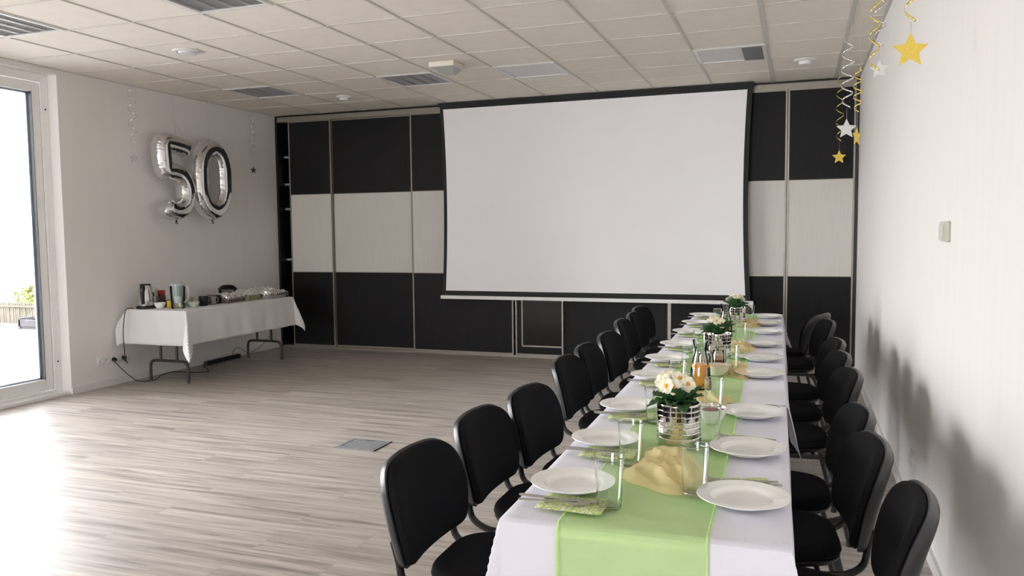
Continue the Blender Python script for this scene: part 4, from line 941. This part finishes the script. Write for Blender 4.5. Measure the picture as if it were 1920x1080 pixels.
# ------------------------------------------------------------------ number balloons
def balloon(name, label, path, closed, w, dep, loc, tail, strings):
    d = thing(name, label, 'balloon', loc, 0, 'silver number balloons on the wall')
    P = smoothpath([(0, a, b) for a, b in path], 12, closed)
    n = 36; vs_ = []; fs_ = []; N = len(P); ln = 0
    for i, p in enumerate(P):
        if closed: t = (P[(i+1) % N]-P[i-1]).normalized()
        else: t = (P[min(i+1, N-1)]-P[max(i-1, 0)]).normalized()
        if i: ln += (P[i]-P[i-1]).length
        nr = Vector((0, -t.z, t.y))
        e = 1
        if not closed:
            dd = min(i, N-1-i)/(N-1)*22; e = min(1, math.sqrt(max(0, 1-(1-min(1, dd))**2))*.99+.01)
        # wrinkles towards the seam on the inside of a bend
        t0 = (P[i-1 if closed or i else 0]-P[(i-6) % N if closed else max(0, i-6)]); t1 = (P[(i+6) % N if closed else min(N-1, i+6)]-P[i])
        bend = 0
        if t0.length > 1e-6 and t1.length > 1e-6: bend = max(-1, min(1, t0.normalized().cross(t1.normalized()).x*1.6))
        for k in range(n):
            a = 2*math.pi*k/n; cn, sn = math.cos(a), math.sin(a)
            fac = abs(cn)**2
            side = 1 if cn*bend < 0 else .25
            wr = 1-.09*abs(bend)*fac*side*(1+math.sin(i*2.1))
            r1 = w*e*wr; r2 = dep*(e**.8)*(abs(sn)**.75)*(1 if sn > 0 else -1)*(1-.03*math.sin(i*1.3+k)*fac)
            q = p+nr*r1*(abs(cn)**.95)*(1 if cn > 0 else -1); vs_.append((q.x+r2, q.y, q.z))
    rng = N if closed else N-1
    for i in range(rng):
        for k in range(n): fs_.append((i*n+k, i*n+(k+1) % n, ((i+1) % N)*n+(k+1) % n, ((i+1) % N)*n+k))
    if not closed: fs_ += [tuple(reversed(range(n))), tuple((N-1)*n+k for k in range(n))]
    MB().add(vs_, fs_).build('foil_body', FOIL, d, angle=75)
    MB().grid(lambda u, v: (.004*math.sin(v*9), tail[0]+(u-.5)*(.025+.03*v), tail[1]-.055*v), 4, 6).build('filling_tail', FOIL, d, solid=.0006)
    for a, b in strings: MB().tube([(0, a[0], a[1]), (.0, b[0], b[1])], .0012, 6).build('hanging_thread', THREAD, d)
    return d
# paths in (y, z); y grows towards the wardrobe
five = [(.215, .31), (.10, .345), (-.05, .365), (-.135, .36), (-.155, .30), (-.145, .18), (-.13, .085), (-.04, .075), (.07, .045), (.150, -.04), (.175, -.15), (.145, -.26), (.05, -.325), (-.06, -.33), (-.155, -.27)]
balloon('number_five_balloon', 'silver foil balloon shaped as the number five on the grey wall', five, False, .098, .09, (-6.72, -2.045, 2.055), (0.02, -.42), [((.06, .44), (.02, H-2.06)), ((.22, .40), (.02, .62))])
zero = [(.0, .345), (.120, .29), (.185, .16), (.195, 0), (.185, -.16), (.120, -.29), (0, -.345), (-.120, -.29), (-.185, -.16), (-.195, 0), (-.185, .16), (-.120, .29)]
balloon('number_zero_balloon', 'silver foil balloon shaped as the number zero beside the five', zero, True, .098, .09, (-6.72, -1.475, 2.075), (0, -.43), [((0, .44), (-.02, H-2.08))])

# ------------------------------------------------------------------ hanging stars
def star_out(R, r=None, rot=0):
    r = r or R*.47; return [((R if k % 2 == 0 else r)*math.sin(k*math.pi/5+rot), (R if k % 2 == 0 else r)*math.cos(k*math.pi/5+rot)) for k in range(10)]
def hang(label, loc, R, zs, ztop, turns, rib, star, yaw, rr=.028, tilt=0, upto=H, noise_=0, rw=.010):
    d = thing('hanging_star', label, 'star decoration', loc, 0, 'star decorations hanging on spirals')
    MB().prism(star_out(R), .003, lambda a, b, c: (a*math.cos(yaw)-c*math.sin(yaw), a*math.sin(yaw)+c*math.cos(yaw), b)).build('star', star, d, smooth=False)
    z0, z1 = zs-loc[2], ztop-loc[2]
    def fn(u, v):
        a = v*turns*2*math.pi+yaw; r = rr*(.55+.45*math.sin(v*math.pi)**.5); z = z0+(z1-z0)*v
        return (r*math.cos(a), r*math.sin(a), z+(u-.5)*rw)
    MB().grid(fn, 2, int(turns*20)).build('spiral_ribbon', rib, d, solid=.0006)
    MB().tube([(0, 0, R), (0, 0, z0)], .0008, 5).tube([(rr*.5, 0, z1), (0, 0, upto-loc[2])], .0008, 5).build('thread', THREAD, d)
    return d
hang('large gold star hanging close to the camera beside the plastered wall', (-.2, -5.517, 2.109), .064, 2.21, 2.60, 4, YRIB, YSTAR, rad(8))
hang('pale silver star hanging against the plastered wall beside the large gold star', (-.12, -3.37, 2.432), .056, 2.56, 2.95, 3, SRIB, WSTAR, rad(-15), .035)
hang('bright silver star hanging in front of the dark door', (-.3, -3.438, 2.075), .062, 2.20, 2.62, 4.5, SRIB, WSTAR, rad(10), .036)
hang('gold star turned sideways at the room corner', (-.2, -2.82, 2.09), .066, 2.26, 2.55, 4, YRIB, YSTAR, rad(62), .03)
hang('smallest gold star, hanging lowest before the dark wardrobe door', (-.2, -.36, 2.157), .068, 2.30, 2.96, 5, YRIB, YSTAR, rad(12), .035)
hang('small dark star hanging near the wardrobe on the grey wall', (-6.80, -.62, 2.245), .045, 2.42, 2.95, 4, SRIB, DSTAR, rad(70), .035)
hang('faint grey star hanging beside the number five', (-6.80, -2.48, 2.235), .045, 2.36, 2.94, 4, SRIB, GSTAR, rad(40), .04)
for (x, y, z0, z1, m, lab, tn) in ((-.19, -3.9, 2.33, 2.96, YRIB, 'long gold foil spiral hanging from the ceiling beside the silver stars', 5),):
    d = thing('foil_spiral', lab, 'foil spiral', (x, y, z0))
    MB().grid(lambda u, v: (.028*math.cos(v*tn*6.28), .028*math.sin(v*tn*6.28), (z1-z0)*v+(u-.5)*.012), 2, 110).build('spiral_ribbon', m, d, solid=.0006)
    MB().tube([(0, 0, z1-z0), (0, 0, H-z0)], .0008, 5).build('thread', THREAD, d)
